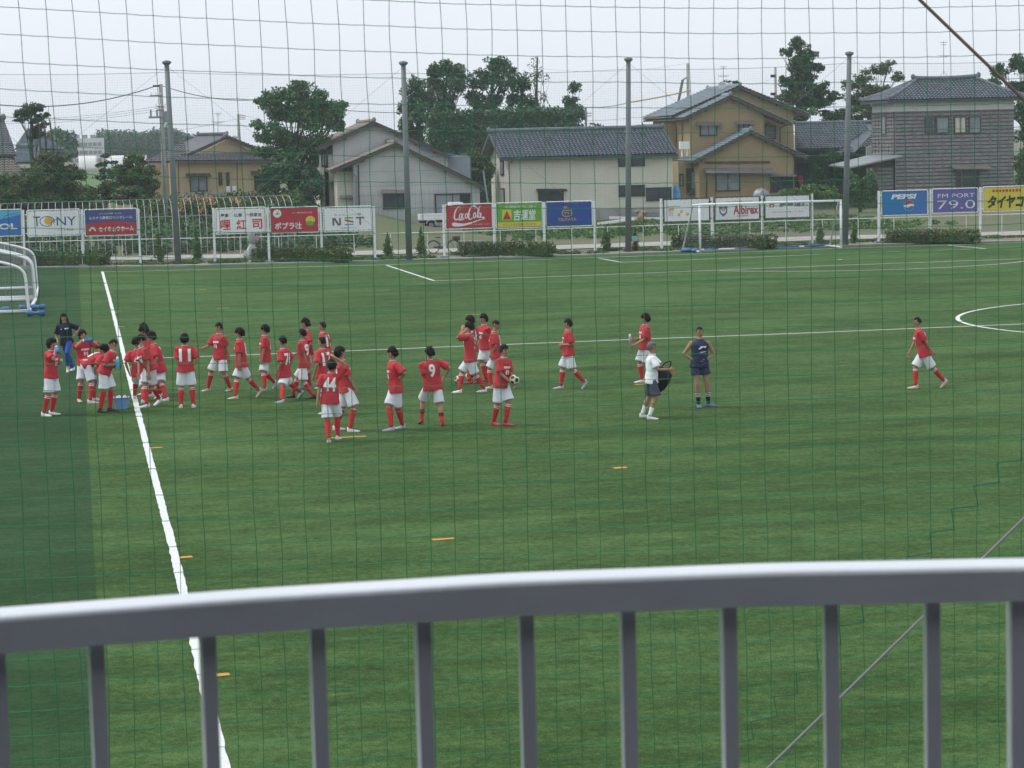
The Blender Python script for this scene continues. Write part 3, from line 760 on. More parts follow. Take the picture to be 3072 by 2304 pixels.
# ------------------------------------------------------------------ roofs and houses
def slope(mb, el, er, rr, rl, pitch=.30, rows=None, amp=.036, step=.085, thick=.10):
    """tiled roof plane: eave from el to er, ridge from rl to rr; columns run up the slope, rows step down it"""
    el, er, rr, rl = map(Vector, (el, er, rr, rl))
    ex = (er-el).normalized(); n = ex.cross(((rl+rr)/2-(el+er)/2)).normalized()
    if n.z < 0: n = -n
    vs_ = ((rl+rr)/2-(el+er)/2); hgt = (vs_-ex*vs_.dot(ex)); Ls = hgt.length; up = hgt.normalized()
    W = (er-el).length; al, ar = (rl-el).dot(ex), (rr-el).dot(ex)
    rows = rows or max(4, int(Ls/.32)); nc = max(6, int(W/pitch)); sub = 5
    us = [W*i/(nc*sub) for i in range(nc*sub+1)]
    vs = []; fs = []; base = None
    for j in range(rows):
        for e in (0, 1):
            tt = (j+e)/rows; lo = al*tt; hi = W+(ar-W)*tt
            for u in us:
                uu = min(max(u, lo), hi); ph = 2*PI*u/pitch
                h = amp*(math.sin(ph)+.35*math.sin(2*ph+.6)) + (step if e == 0 else 0)
                vs.append(el+ex*uu+up*(Ls*tt)+n*(h+.05))
    m = len(us)
    for r in range(2*rows-1):
        for i in range(m-1): fs.append((r*m+i, r*m+i+1, (r+1)*m+i+1, (r+1)*m+i))
    mb.add(vs, fs)
    d = n*-thick
    mb.add([el, er, rr, rl, el+d, er+d, rr+d, rl+d], [(0, 1, 5, 4), (1, 2, 6, 5), (2, 3, 7, 6), (3, 0, 4, 7), (7, 6, 5, 4), (3, 2, 1, 0)])
def ridge(mb, a, b, r=.17, ends=True, sag=0):
    a, b = Vector(a), Vector(b); P = []
    for i in range(9):
        f = i/8; P.append(a.lerp(b, f)+Vector((0, 0, r*.6+sag*(2*f-1)**2)))
    mb.tube(P, r, 8)
    if ends:
        for p in (P[0], P[-1]): mb.ball(p+Vector((0, 0, r*.45)), (r*1.05, r*1.05, r*1.3), n=8, m=6)

class House:
    def __init__(s, name, loc, label): s.o = thing(name, loc, label, "house" if "house" in name else "building")
    def wall(s, poly, vec, m, name="wall"):
        b = MB(); b.prism(poly, vec); return b.build(name, m, s.o)
    def window(s, u0, v0, u1, v1, y, glass=None, bars=1, label=None, fw=.07, off=.0, frame=None):
        a, c = Y(u0, v0, y), Y(u1, v1, y); x0, x1, z1, z0 = a.x, c.x, a.z, c.z
        cx_, cz_ = (x0+x1)/2, (z0+z1)/2; W, H = x1-x0, z0-z1; H = abs(H); W = abs(W)
        b = MB(); q = y-.05
        for sx in (-1, 1): b.box((cx_+sx*(W/2-fw/2), q, cz_), (fw, .12, H))
        for sz in (-1, 1): b.box((cx_, q-.004, cz_+sz*(H/2-fw/2)), (W+.05, .13, fw))
        for k in range(bars): b.box((cx_-W/2+W*(k+1)/(bars+1), q+.006, cz_), (fw*.7, .1, H-2*fw))
        f = b.build("window", frame or M_frame, s.o)
        g = MB(); g.box((cx_, y-.01, cz_), (W-fw*1.2, .05, H-fw*1.2)); g.build("pane", glass or M_glass, f)
        return f
    def awning(s, u0, v0, u1, v1, y, m, d=.55):
        a, c = Y(u0, v0, y), Y(u1, v0, y); dz = a.z-Y(u0, v1, y).z
        b = MB(); b.prism([(a.x, y, a.z), (c.x, y, c.z), (c.x+.05, y-d, c.z-dz), (a.x-.05, y-d, a.z-dz)], (0, 0, -.07)); return b.build("awning", m, s.o)
    def pipe(s, pts, r=.04, m=None, name="drainpipe"):
        b = MB(); b.tube(pts, r, 6); return b.build(name, m or M_frame, s.o)

def flatx(u, v, y): p = Y(u, v, y); return p

# --- cream barn -------------------------------------------------------------
yb = 174.0; L_, R_ = Y(1526, 500, yb).x, Y(2017, 470, yb).x; D_ = 7.6; ze, zr = 4.72, 6.45
h = House("barn", (L_, yb, 0), "long cream boarded barn with a grey tiled roof behind the deep blue billboard")
h.wall([(L_, yb, .75), (R_, yb, .75), (R_, yb, ze), (L_, yb, ze)], (0, D_, 0), M_cream)
h.wall([(L_+.02, yb+.01, ze), (L_+.02, yb+D_-.01, ze), (L_+.02, yb+D_/2, zr-.1)], (.12, 0, 0), M_cream, "gable")
h.wall([(R_-.14, yb+.01, ze), (R_-.14, yb+D_-.01, ze), (R_-.14, yb+D_/2, zr-.1)], (.12, 0, 0), M_cream, "gable")
b = MB(); b.box(((L_+R_)/2, yb+D_/2, .3), (R_-L_+.06, D_+.06, .92)); b.build("foundation", M_conc, h.o)
b = MB()
for x in np.arange(L_+.3, R_, .455): b.box((x, yb-.006, (ze+.75)/2), (.025, .012, ze-.76))
b.build("batten", M_cream, h.o)
o_ = .75
b = MB(); slope(b, (L_-o_, yb-.65, ze-.12), (R_+.25, yb-.65, ze-.12), (R_+.25, yb+D_/2, zr), (L_-o_, yb+D_/2, zr))
slope(b, (R_+.25, yb+D_+.65, ze-.12), (L_-o_, yb+D_+.65, ze-.12), (L_-o_, yb+D_/2, zr), (R_+.25, yb+D_/2, zr))
rf_ = b.build("roof", M_tile, h.o)
b = MB(); ridge(b, (L_-o_, yb+D_/2, zr+.08), (R_+.25, yb+D_/2, zr+.08), .16); b.build("ridge_tile", M_tile, rf_)
b = MB(); b.bar((L_-o_, yb-.66, ze-.24), (R_+.25, yb-.66, ze-.24), .10, .10); b.build("gutter", M_eave, h.o)
for p, q in (((L_-o_+.1, yb-.6, ze-.3), (L_-o_+.1, yb+D_/2, zr-.2)),): b = MB(); b.bar(p, q, .12, .2); b.build("bargeboard", M_eave, h.o)
b = MB()
for f in (.25, .6): b.box((L_-.35, yb+D_/2*f, ze-.12+(zr-ze)*f), (.75, .14, .16))
b.build("purlin", M_eave, h.o)
h.window(1855, 460, 1934, 498, yb, M_glass, 1); h.window(1614, 569, 1691, 612, yb, M_glass, 1); h.window(1856, 556, 1934, 588, yb, M_glass, 1); h.window(1938, 563, 2014, 601, yb, M_glass, 1)
h.awning(1609, 566, 1698, 571, yb, M_frame, .3)
for z0_, z1_ in ((3.35, 4.4), (1.2, 2.4)):
    b = MB(); b.box((L_-.03, yb+2.6, (z0_+z1_)/2), (.10, 1.5, z1_-z0_)); f_ = b.build("window", M_frame, h.o)
    b = MB(); b.box((L_-.07, yb+2.6, (z0_+z1_)/2), (.06, 1.3, z1_-z0_-.2)); b.build("pane", M_glassl, f_)
h.pipe([(L_+.25, yb-.5, ze-.3), (L_+.02, yb-.07, ze-.5), (L_+.02, yb-.07, .8)], .035, M_eave)

# --- weathered sheet shed: two stacked gables --------------------------------
def gable_house(h, y0, y1, uA, vA, uL, vL, uR, vR, wl, wr, mroof, mwall, z0=0, name="roof", ov=.45, tile=False):
    A, Lp, Rp = Y(uA, vA, y0), Y(uL, vL, y0), Y(uR, vR, y0)
    xl, xr = wl, wr
    zl = Lp.z+(A.z-Lp.z)*(xl-Lp.x)/(A.x-Lp.x)-.16; zr_ = Rp.z+(A.z-Rp.z)*(xr-Rp.x)/(A.x-Rp.x)-.16
    h.wall([(xl, y0+ov, z0), (xr, y0+ov, z0), (xr, y0+ov, zr_), (A.x, y0+ov, A.z-.2), (xl, y0+ov, zl)], (0, y1-y0-ov, 0), mwall)
    b = MB(); dy = Vector((0, y1-y0, 0)); kw = dict(amp=.036, step=.08) if tile else dict(amp=.010, step=.02, pitch=.45)
    slope(b, Lp+dy, Lp, A, A+dy, **kw); slope(b, Rp, Rp+dy, A+dy, A, **kw)
    r = b.build(name, mroof, h.o)
    b = MB(); ridge(b, A, A+dy, .15); b.build("ridge_tile", mroof, r)
    b = MB()
    for P in (Lp, Rp): b.bar(P+Vector((0, .02, -.10)), A+Vector((0, .02, -.10)), .10, .22)
    b.build("bargeboard", M_eave, h.o)
    b = MB()
    for P, fs in ((Lp, (.15, .5)), (Rp, (.2, .45, .7))):
        for f in fs: q = P.lerp(A, f); b.box(q+Vector((0, ov/2, -.25)), (.16, ov+.1, .14))
    b.build("purlin", M_eave, h.o)
    return A, Lp, Rp
xw = Y(1010, 600, 172).x
h = House("shed", (xw+4, 168, 0), "weathered grey sheet walled shed with two stacked gables behind a net pole")
gable_house(h, 172.0, 182, 1122, 366, 948, 447, 1352, 466, xw-.1, Y(1345, 470, 172).x, M_roofb, M_gray)
b = MB(); b.box((Y(1400, 530, 172.5).x-1.2, 176, 3.2), (3.4, 5, 3.3)); b.build("corrugated_wing", M_grayd, h.o)
b = MB(); b.prism([(Y(1262, 440, 172).x, 172.0, Y(1262, 440, 172).z+.02), (Y(1366, 464, 172).x, 172.0, Y(1366, 464, 172).z), (Y(1366, 464, 172).x, 180.0, Y(1366, 464, 172).z), (Y(1262, 440, 172).x, 180.0, Y(1262, 440, 172).z+.02)], (0, 0, -.1)); b.build("wing_roof", M_bmid, h.o)
gable_house(h, 167.6, 172.3, 1188, 430, 992, 512, 1458, 562, Y(1064, 600, 168).x, Y(1440, 600, 168).x, M_roofb, M_gray)
ws = M_gray
h.wall([(Y(963, 600, 176).x, 173, 0), (Y(963, 600, 176).x, 181, 0), (Y(963, 600, 176).x, 181, 5.3), (Y(963, 600, 176).x, 173, 5.3)], (.3, 0, 0), M_cream, "side_wall")
h.wall([(Y(962, 600, 173).x, 173, 0), (Y(1012, 600, 173).x, 173, 0), (Y(1012, 600, 173).x, 173, 5.2), (Y(962, 600, 173).x, 173, 5.2)], (0, .2, 0), M_cream, "side_wall")
h.wall([(Y(1018, 600, 168.2).x, 169.4, 0), (Y(1066, 600, 168.2).x, 169.4, 0), (Y(1066, 600, 168.2).x, 169.4, 4.05), (Y(1018, 600, 168.2).x, 169.4, 4.05)], (0, 2, 0), M_cream, "side_wall")
b = MB()
for vv in (517, 560, 588): 
    a, c = Y(1068, vv, 168.05), Y(1438, vv+8, 168.05); b.box((( a.x+c.x)/2, 168.045, a.z), (c.x-a.x, .02, .03))
for u in range(1078, 1430, 14): 
    a = Y(u, 600, 168.05); b.box((a.x, 168.045, 1.3), (.02, .014, 2.6))
b.build("sheet_joint", M_grayd, h.o)
h.window(1149, 577, 1216, 625, 168.03, M_glass, 2); h.awning(1144, 569, 1216, 577, 168.03, M_roofb, .35)
h.window(1304, 582, 1412, 650, 168.03, M_grayd, 1); h.window(963, 460, 982, 499, 173, M_glassl, 1)
b = MB(); c = Y(1396, 612, 167.95); b.box(c, (.75, .06, 1.5)); b.build("doorway", M_black, h.o)
h.pipe([Y(1075, 495, 168), Y(1079, 690, 168)], .05)
h.pipe([Y(1063, 522, 167.7), Y(1068, 530, 168), Y(1069, 690, 168)], .05, M_galv)
h.awning(985, 542, 1020, 550, 173, M_roofb, .6); h.awning(1018, 586, 1063, 592, 169.4, M_roofb, .5)
b = MB(); b.tube([Y(1450, 512, 166), Y(1464, 610, 166)], .07, 7); tag(b.build("vent_pipe", M_galv, None), "leaning pale pipe between the grey shed and the cream barn", "pipe")
b = MB(); b.tube([Y(1363, 510, 168), Y(1378, 530, 168)], .06, 6); b.build("roof_pipe", M_galv, h.o)

# --- ochre two-storey house ----------------------------------------------------
h = House("house", (49, 184, 0), "ochre two storey house with blue grey tiled gables behind the goal")
gable_house(h, 187.0, 197, 2220, 259, 2016, 350, 2428, 344, Y(2048, 360, 187).x, Y(2386, 400, 187).x, M_tile2, M_yellow, tile=True)
gable_house(h, 184.6, 187.2, 2192, 287, 2047, 356, 2376, 371, Y(2070, 400, 185).x, Y(2294, 400, 185).x, M_tile2, M_yellow, tile=True)
h.wall([(Y(1958, 380, 189).x, 189, 1), (Y(2070, 380, 189).x, 189, 1), (Y(2070, 380, 189).x, 189, 6.9), (Y(1958, 380, 189).x, 189, 6.9)], (0, 6, 0), M_yellow)
a_, b2 = Y(2047, 356, 184.6), Y(1918, 366, 198)
b = MB(); slope(b, (a_.x, 198, a_.z-.02), (a_.x, 186.9, a_.z-.02), (Y(2110, 322, 186.9).x, 186.9, Y(2110, 322, 186.9).z), (Y(2110, 322, 186.9).x, 198, Y(2110, 322, 186.9).z)); b.build("side_roof", M_tile2, h.o)
gable_house(h, 182.0, 187.3, 2252, 393, 2078, 486, 2424, 473, Y(2098, 560, 182.4).x, Y(2380, 560, 182.4).x, M_tile2, M_yellow, tile=True)
h.wall([(Y(2036, 560, 184).x, 184, 0), (Y(2100, 560, 184).x, 184, 0), (Y(2100, 560, 184).x, 184, 3.9), (Y(2036, 560, 184).x, 184, 3.9)], (0, 3, 0), M_yellow)
yw = 182.44
h.window(2099, 373, 2151, 406, 185.04, M_glassl, 1); h.awning(2089, 367, 2163, 374, 185.04, M_tilep)
h.window(2214, 370, 2248, 402, 185.04, M_glassl, 1); h.awning(2204, 363, 2260, 370, 185.04, M_tilep)
h.window(2294, 378, 2327, 417, 187.42, M_glass, 0); h.window(2028, 381, 2058, 425, 189, M_glassl, 1, frame=M_frame)
h.window(2146, 518, 2220, 572, yw, M_glassl, 1); h.awning(2112, 504, 2318, 517, yw, M_tilep, .9)
b = MB(); q = Y(2115, 488, yw), Y(2310, 486, yw); b.bar(q[0]+Vector((0, -.02, 0)), q[1]+Vector((0, -.02, 0)), .1, .18); b.build("beam", M_eave, h.o)
h.window(2311, 527, 2379, 575, yw, M_glass, 1); h.awning(2308, 523, 2384, 527, yw, M_tilep, .5)
h.window(2038, 522, 2050, 558, 184, M_glassl, 0); b = MB(); c = Y(2078, 545, 183.95); b.box(c, (1.0, .08, 2.1)); dr = b.build("door", M_frame, h.o)
b = MB(); c = Y(2079, 541, 183.88); b.box(c, (.22, .05, 1.25)); b.build("pane", M_glassl, dr)
h.pipe([Y(2120, 521, 182.2), Y(2120, 592, 182.2)], .06); h.pipe([Y(2069, 356, 186), Y(2069, 440, 186)], .05); h.pipe([Y(2369, 372, 186.6), Y(2340, 383, 187), Y(2340, 430, 187)], .05)
h.pipe([Y(1926, 366, 190), Y(1928, 374, 190), Y(1958, 378, 189)], .05)
b = MB(); c = Y(2053, 436, 182.2); b.box(c, (.75, .35, .6)); b.box(c-Vector((.2, 0, .55)), (.05, .3, .6)); b.box(c-Vector((-.2, 0, .55)), (.05, .3, .6))
tag(b.build("air_conditioner", M_bwhite, None), "white air conditioner unit on legs on the low tiled roof", "air conditioner")

# --- low tiled house between ochre house and timber house ----------------------
h = House("low_house", (58, 195, 0), "low house with a wide grey tiled roof between the ochre house and the timber house")
a, c, d, e = Y(2386, 450, 193), Y(2640, 442, 193), Y(2640, 368, 197), Y(2384, 373, 197)
b = MB(); slope(b, a, c, d, e); b.build("roof", M_tile, h.o)
b = MB(); ridge(b, e, d, .15); b.build("ridge_tile", M_tile, h.o)
a2, c2, d2, e2 = Y(2504, 462, 190), Y(2562, 459, 190), Y(2625, 390, 193), Y(2600, 390, 193)
b = MB(); slope(b, a2, c2, d2, e2); b.build("porch_roof", M_tile, h.o)
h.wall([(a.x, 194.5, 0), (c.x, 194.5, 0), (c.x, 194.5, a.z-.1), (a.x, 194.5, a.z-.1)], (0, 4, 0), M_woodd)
h.wall([(Y(2600, 470, 192).x, 192, 0), (Y(2632, 470, 192).x, 192, 0), (Y(2632, 470, 192).x, 192, 4.9), (Y(2600, 470, 192).x, 192, 4.6)], (0, .2, 0), M_plaster)
h.window(2390, 490, 2440, 590, 194.5, M_glass, 2); b = MB(); b.box(Y(2402, 540, 194.3), (.4, .1, .7)); b.build("notice_panel", M_bred, h.o)

# --- timber house ---------------------------------------------------------------
h = House("timber_house", (68, 182, 0), "weathered timber house with a hipped tile roof and white upper band")
xl, xr = Y(2683, 400, 182).x, Y(3041, 400, 182).x; y0, dp = 182.0, 5.2; zt = 7.55; zb = 7.52
zm = Y(2860, 331, 182).z
def claps(h, p, q, z0, z1, nrm, m, bat=.78, rowh=.29):
    p, q = Vector(p), Vector(q); ex = (q-p).normalized(); n = Vector(nrm); b = MB(); z = z0
    W = (q-p).length
    while z < z1-.05:
        zt_ = min(z+rowh, z1)
        zg = min(z+rowh*.36, z1); b.mi = 1
        b.add([p+n*.012+Vector((0, 0, z)), q+n*.012+Vector((0, 0, z)), q+n*.012+Vector((0, 0, zg)), p+n*.012+Vector((0, 0, zg))], [(0, 1, 2, 3)]); b.mi = 0
        b.add([p+n*.075+Vector((0, 0, zg)), q+n*.075+Vector((0, 0, zg)), q+n*.05+Vector((0, 0, zt_)), p+n*.05+Vector((0, 0, zt_)), p+n*.0+Vector((0, 0, zg)), q+n*.0+Vector((0, 0, zg)), q+n*.0+Vector((0, 0, zt_)), p+n*.0+Vector((0, 0, zt_))], [(0, 1, 2, 3), (4, 5, 1, 0), (3, 2, 6, 7)])
        z += rowh
    k = 0
    while k*bat < W: b.box(p+ex*(k*bat+.03)+n*.085+Vector((0, 0, (z0+z1)/2)), (.05, .06, z1-z0), (ex, n, Vector((0, 0, 1)))); k += 1
    return b.build("board_cladding", [m, M_woodg], h.o)
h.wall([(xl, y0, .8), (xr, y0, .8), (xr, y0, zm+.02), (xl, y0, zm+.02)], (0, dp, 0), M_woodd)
h.wall([(xl-.03, y0-.03, zm), (xr+.03, y0-.03, zm), (xr+.03, y0-.03, 8.25), (xl-.03, y0-.03, 8.25)], (0, dp+.06, 0), M_plaster, "upper_band")
claps(h, (xl, y0, 0), (xr, y0, 0), .8, zm-.02, (0, -1, 0), M_wood)
claps(h, (xl, y0+dp, 0), (xl, y0, 0), .8, zm-.02, (-1, 0, 0), M_wood)
b = MB(); b.box(((xl+xr)/2, y0+dp/2, .4), (xr-xl+.3, dp+.3, .9)); b.build("foundation", M_conc, h.o)
E_ = 8.22; ovh = .75
c1, c2, c3, c4 = Vector((xl-ovh, y0-ovh, E_)), Vector((xr+ovh, y0-ovh, E_)), Vector((xr+ovh, y0+dp+ovh, E_)), Vector((xl-ovh, y0+dp+ovh, E_))
ra, rb = Vector((Y(2750, 245, 184.6).x, 184.6, 9.75)), Vector((Y(2925, 240, 184.6).x, 184.6, 9.8))
b = MB(); slope(b, c1, c2, rb, ra); slope(b, c2, c3, rb, rb); slope(b, c3, c4, ra, rb); slope(b, c4, c1, ra, ra); r_ = b.build("roof", M_tile, h.o)
b = MB(); ridge(b, ra+Vector((-.3, 0, .05)), rb+Vector((.3, 0, .05)), .18, True, .10)
for p, q in ((c1, ra), (c2, rb), (c3, rb), (c4, ra)): ridge(b, p, q, .13, False, .1); b.ball(p+Vector((0, 0, .2)), (.16, .16, .24), n=8, m=6)
b.build("ridge_tile", M_tile, r_)
b = MB()
for p, q in ((c1, c2), (c4, c1)): b.bar(p+Vector((0, 0, -.14)), q+Vector((0, 0, -.14)), .1, .1)
b.build("gutter", M_eave, h.o)
for u0, u1, gm in ((2775, 2807, M_glass), (2808, 2847, M_glassl), (2862, 2898, M_cream), (2906, 2942, M_glassl)): h.window(u0, 350, u1, 399, y0-.08, gm, 1 if gm is M_cream else 0, frame=M_woodd)
h.window(2867, 507, 2936, 575, y0-.08, M_glass, 2, frame=M_woodd); h.awning(2851, 493, 2963, 505, y0-.05, M_roofb, .8)
b = MB(); c = Y(2658, 375, 184.2); b.box((xl-.05, 184.2, c.z), (.1, 1.1, 1.5)); f_ = b.build("window", M_woodd, h.o); b = MB(); b.box((xl-.09, 184.2, c.z), (.06, .5, 1.3)); b.build("pane", M_glassl, f_)
p, q = Y(2552, 500, 180.5), Y(2683, 467, 181.8)
b = MB(); b.prism([(p.x, 180.3, p.z), (q.x+.2, 180.6, q.z), (q.x+.2, 186, q.z+.25), (p.x, 186, p.z+.1)], (0, 0, -.12)); b.build("porch_roof", M_galv, h.o)
h.wall([(Y(2606, 600, 181.6).x, 182.2, 0), (xl, 182.2, 0), (xl, 182.2, q.z-.2), (Y(2606, 600, 181.6).x, 182.2, p.z-.05)], (0, 4, 0), M_woodd, "porch_wall")
claps(h, (Y(2606, 600, 181.6).x, 182.2, 0), (xl-.06, 182.2, 0), .7, p.z-.1, (0, -1, 0), M_wood)

# --- ochre bungalow on the bank ---------------------------------------------------
yh = 190.0; gz = 1.65
h = House("bungalow", (9, yh, gz), "pale ochre bungalow with a purple grey tiled roof among gardens on the bank")
P = lambda u, v, y=yh: Y(u, v, y)
wl_, wr_ = P(512, 530).x, P(842, 530).x; ez = P(650, 484).z
h.wall([(wl_, yh+.6, gz-.4), (wr_, yh+.6, gz-.4), (wr_, yh+.6, ez+.1), (wl_, yh+.6, ez+.1)], (0, 8, 0), M_ylight)
h.wall([(P(452, 530).x, yh+3.4, gz-.4), (wl_, yh+3.4, gz-.4), (wl_, yh+3.4, ez), (P(452, 530).x, yh+3.4, ez)], (0, 5.2, 0), M_ylight)
A = P(680, 409, yh+.9); AL, AR = P(545, 470, yh+.9), P(820, 465, yh+.9)
h.wall([(AL.x+.6, yh+1.5, AL.z-.1), (AR.x-.6, yh+1.5, AR.z-.1), (A.x, yh+1.5, A.z-.25)], (0, 1, 0), M_ylight, "gable")
b = MB()
e1, e2 = P(512, 485, yh-.1), P(852, 482, yh-.1); s1, s2 = P(560, 460, yh+1.55), P(812, 460, yh+1.55)
slope(b, e1, e2, s2, s1)
bk_ = Vector((0, 9, 0)); RL = Vector((A.x, A.y, A.z))
el_ = Vector((P(430, 489, yh+4).x, yh+10, e1.z+.05)); 
slope(b, P(424, 488, yh+.9), P(560, 484, yh+.9), P(679, 404, yh+4.2), P(594, 406, yh+4.2))
slope(b, AR, AR+Vector((.6, 9, -.2)), A+Vector((0, 6.5, 0)), A)
r_ = b.build("roof", M_tilep, h.o)
b = MB(); ridge(b, P(681, 404, yh+4.2), P(594, 406, yh+4.2), .13); ridge(b, A, A+Vector((0, 3.4, 0)), .12); b.build("ridge_tile", M_tilep, r_)
b = MB()
for q in (AL, AR): b.bar(q+Vector((0, .02, -.1)), A+Vector((0, .02, -.1)), .12, .24)
b.build("bargeboard", M_eave, h.o)
yw = yh+.58
h.window(569, 530, 623, 574, yw, M_glassl, 1); h.awning(558, 520, 630, 527, yw, M_eave); h.window(655, 517, 667, 554, yw, M_glass, 0); h.window(678, 517, 689, 562, yw, M_glass, 0)
h.window(762, 527, 840, 567, yw, M_glass, 2); h.awning(752, 513, 846, 521, yw, M_eave)
h.pipe([P(535, 485), P(537, 580)], .04); h.pipe([P(711, 485), P(712, 575)], .04)
b = MB(); b.box(P(685, 573, yh+.45), (.3, .2, .75)); b.build("meter_box", M_bwhite, h.o); b = MB(); b.box(P(704, 568, yh+.45), (.36, .25, .5)); b.build("meter_box", M_bwhite, h.o)
w_ = MB(); p, q = Y(545, 583, 186), Y(850, 580, 186); w_.bar((p.x, 186, p.z-.5), (q.x, 186, q.z-.5), .25, 1.3)
tag(w_.build("garden_wall", M_conc, None), "grey concrete garden wall in front of the bungalow", "wall")

# --- farm roofs at the picture's edge ------------------------------------------------
h = House("farm_house", (-7, 178, 0), "old farmhouse with steep grey tiled roof at the edge beside the tall pine")
e1, e2 = Y(-140, 466, 178), Y(50, 466, 178)
b = MB(); slope(b, e1, e2, Y(12, 362, 181), Y(-180, 362, 181), rows=16); b.build("roof", M_tilep, h.o)
b = MB(); ridge(b, Y(-180, 360, 181), Y(10, 360, 181), .2); b.build("ridge_tile", M_tilep, h.o)
b = MB(); slope(b, Y(-140, 535, 176), Y(88, 532, 176), Y(30, 476, 178.2), Y(-140, 476, 178.2)); b.build("lower_roof", M_roofb, h.o)
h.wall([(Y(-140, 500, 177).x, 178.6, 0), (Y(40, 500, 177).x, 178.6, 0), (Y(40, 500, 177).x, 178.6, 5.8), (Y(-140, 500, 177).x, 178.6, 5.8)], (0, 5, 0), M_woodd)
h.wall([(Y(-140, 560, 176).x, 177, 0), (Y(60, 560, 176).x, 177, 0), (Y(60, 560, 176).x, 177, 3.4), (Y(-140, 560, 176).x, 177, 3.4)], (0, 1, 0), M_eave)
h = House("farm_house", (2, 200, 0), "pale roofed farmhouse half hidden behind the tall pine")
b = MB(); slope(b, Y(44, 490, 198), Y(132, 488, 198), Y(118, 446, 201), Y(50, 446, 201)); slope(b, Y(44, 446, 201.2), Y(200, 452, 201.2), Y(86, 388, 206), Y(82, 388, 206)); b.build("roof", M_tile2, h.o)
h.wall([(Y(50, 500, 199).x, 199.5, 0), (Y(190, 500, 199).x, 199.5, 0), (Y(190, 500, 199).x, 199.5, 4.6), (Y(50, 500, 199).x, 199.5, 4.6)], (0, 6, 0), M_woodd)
b = MB(); ridge(b, Y(56, 443, 201.1), Y(96, 443, 201.1), .2); b.build("ridge_tile", M_tilep, h.o)
# far white school building and greenhouses
o = thing("school_building", Y(250, 440, 620), "pale flat roofed building in the hazy distance", "building")
b = MB(); a, c = Y(202, 425, 620), Y(312, 424, 620); b.box(((a.x+c.x)/2, 624, a.z-3), (c.x-a.x, 9, 7.5)); b.build("wall", M_plaster, o)
b = MB()
for k in range(3):
    for j in range(7): b.box((a.x+1+j*(c.x-a.x-1)/7, 619.45, a.z-.8-k*2), (.9, .1, .9))
b.build("window_band", M_galv, o)  # grey instead of dark glass: distance haze put into the window colour
for k, u in enumerate((231, 255, 279)):
    b = MB(); p = Y(u, 420, 622); b.box(p+Vector((0, 0, .4)), (1.3, 1.3, 1.8)); b.build("roof_turret", M_galv, o)
for k, (u0, u1, v, yy) in enumerate(((236, 290, 487, 360), (318, 440, 485, 380))):
    p, q = Y(u0, v, yy), Y(u1, v, yy); n = 12; r = 1.6
    b = MB(); b.loft([[Vector((x, yy+r*1.6*math.cos(PI*i/n), p.z-1.3+2.2*math.sin(PI*i/n))) for i in range(n+1)] for x in np.linspace(p.x, q.x, 9)], True)
    tag(b.build("plastic_greenhouse", M_plaster, None, True), ["short white plastic greenhouse in the distant fields", "long white plastic greenhouse behind the pruned garden pine"][k], "greenhouse")
b = MB(); p = Y(262, 550, 230); b.quad((p.x-1.5, 205, 1.74), (p.x+2.2, 205, 1.74), (p.x+6, 420, 1.74), (p.x-4, 420, 1.74)); structure(b.build("rice_field", mat("rice field green", (.075, .145, .035), .9, .12, .2)))
# ------------------------------------------------------------------ vegetation
def leafmats(n, d, m, l):
    return [mat(n+" dark leaf", d, .75, .25, .9), mat(n+" leaf", m, .7, .25, .9), mat(n+" light leaf", l, .65, .2, .9)]
LV_A = leafmats("broad", (.042, .092, .034), (.075, .155, .052), (.14, .235, .09))
LV_D = leafmats("grove", (.031, .076, .036), (.056, .128, .056), (.105, .195, .088))
LV_P = leafmats("pine", (.022, .046, .020), (.040, .072, .032), (.07, .11, .048))
LV_C = leafmats("cedar", (.029, .068, .028), (.053, .112, .040), (.10, .17, .06))
LV_Y = leafmats("yellowish", (.055, .085, .025), (.095, .145, .040), (.16, .21, .065))
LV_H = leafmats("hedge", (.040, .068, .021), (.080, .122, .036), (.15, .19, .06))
LV_T = leafmats("conifer", (.048, .105, .022), (.085, .175, .034), (.15, .25, .055))
LV_B = leafmats("dead", (.06, .042, .022), (.10, .072, .038), (.13, .10, .055))
LV_V = leafmats("vegetable", (.042, .092, .036), (.075, .145, .06), (.14, .22, .10))
M_bark = mat("bark", (.075, .062, .05), .9, .3, 3, .5, 14)
M_flower = mat("orange canna flower", (.60, .27, .13), .6, .3, 3)

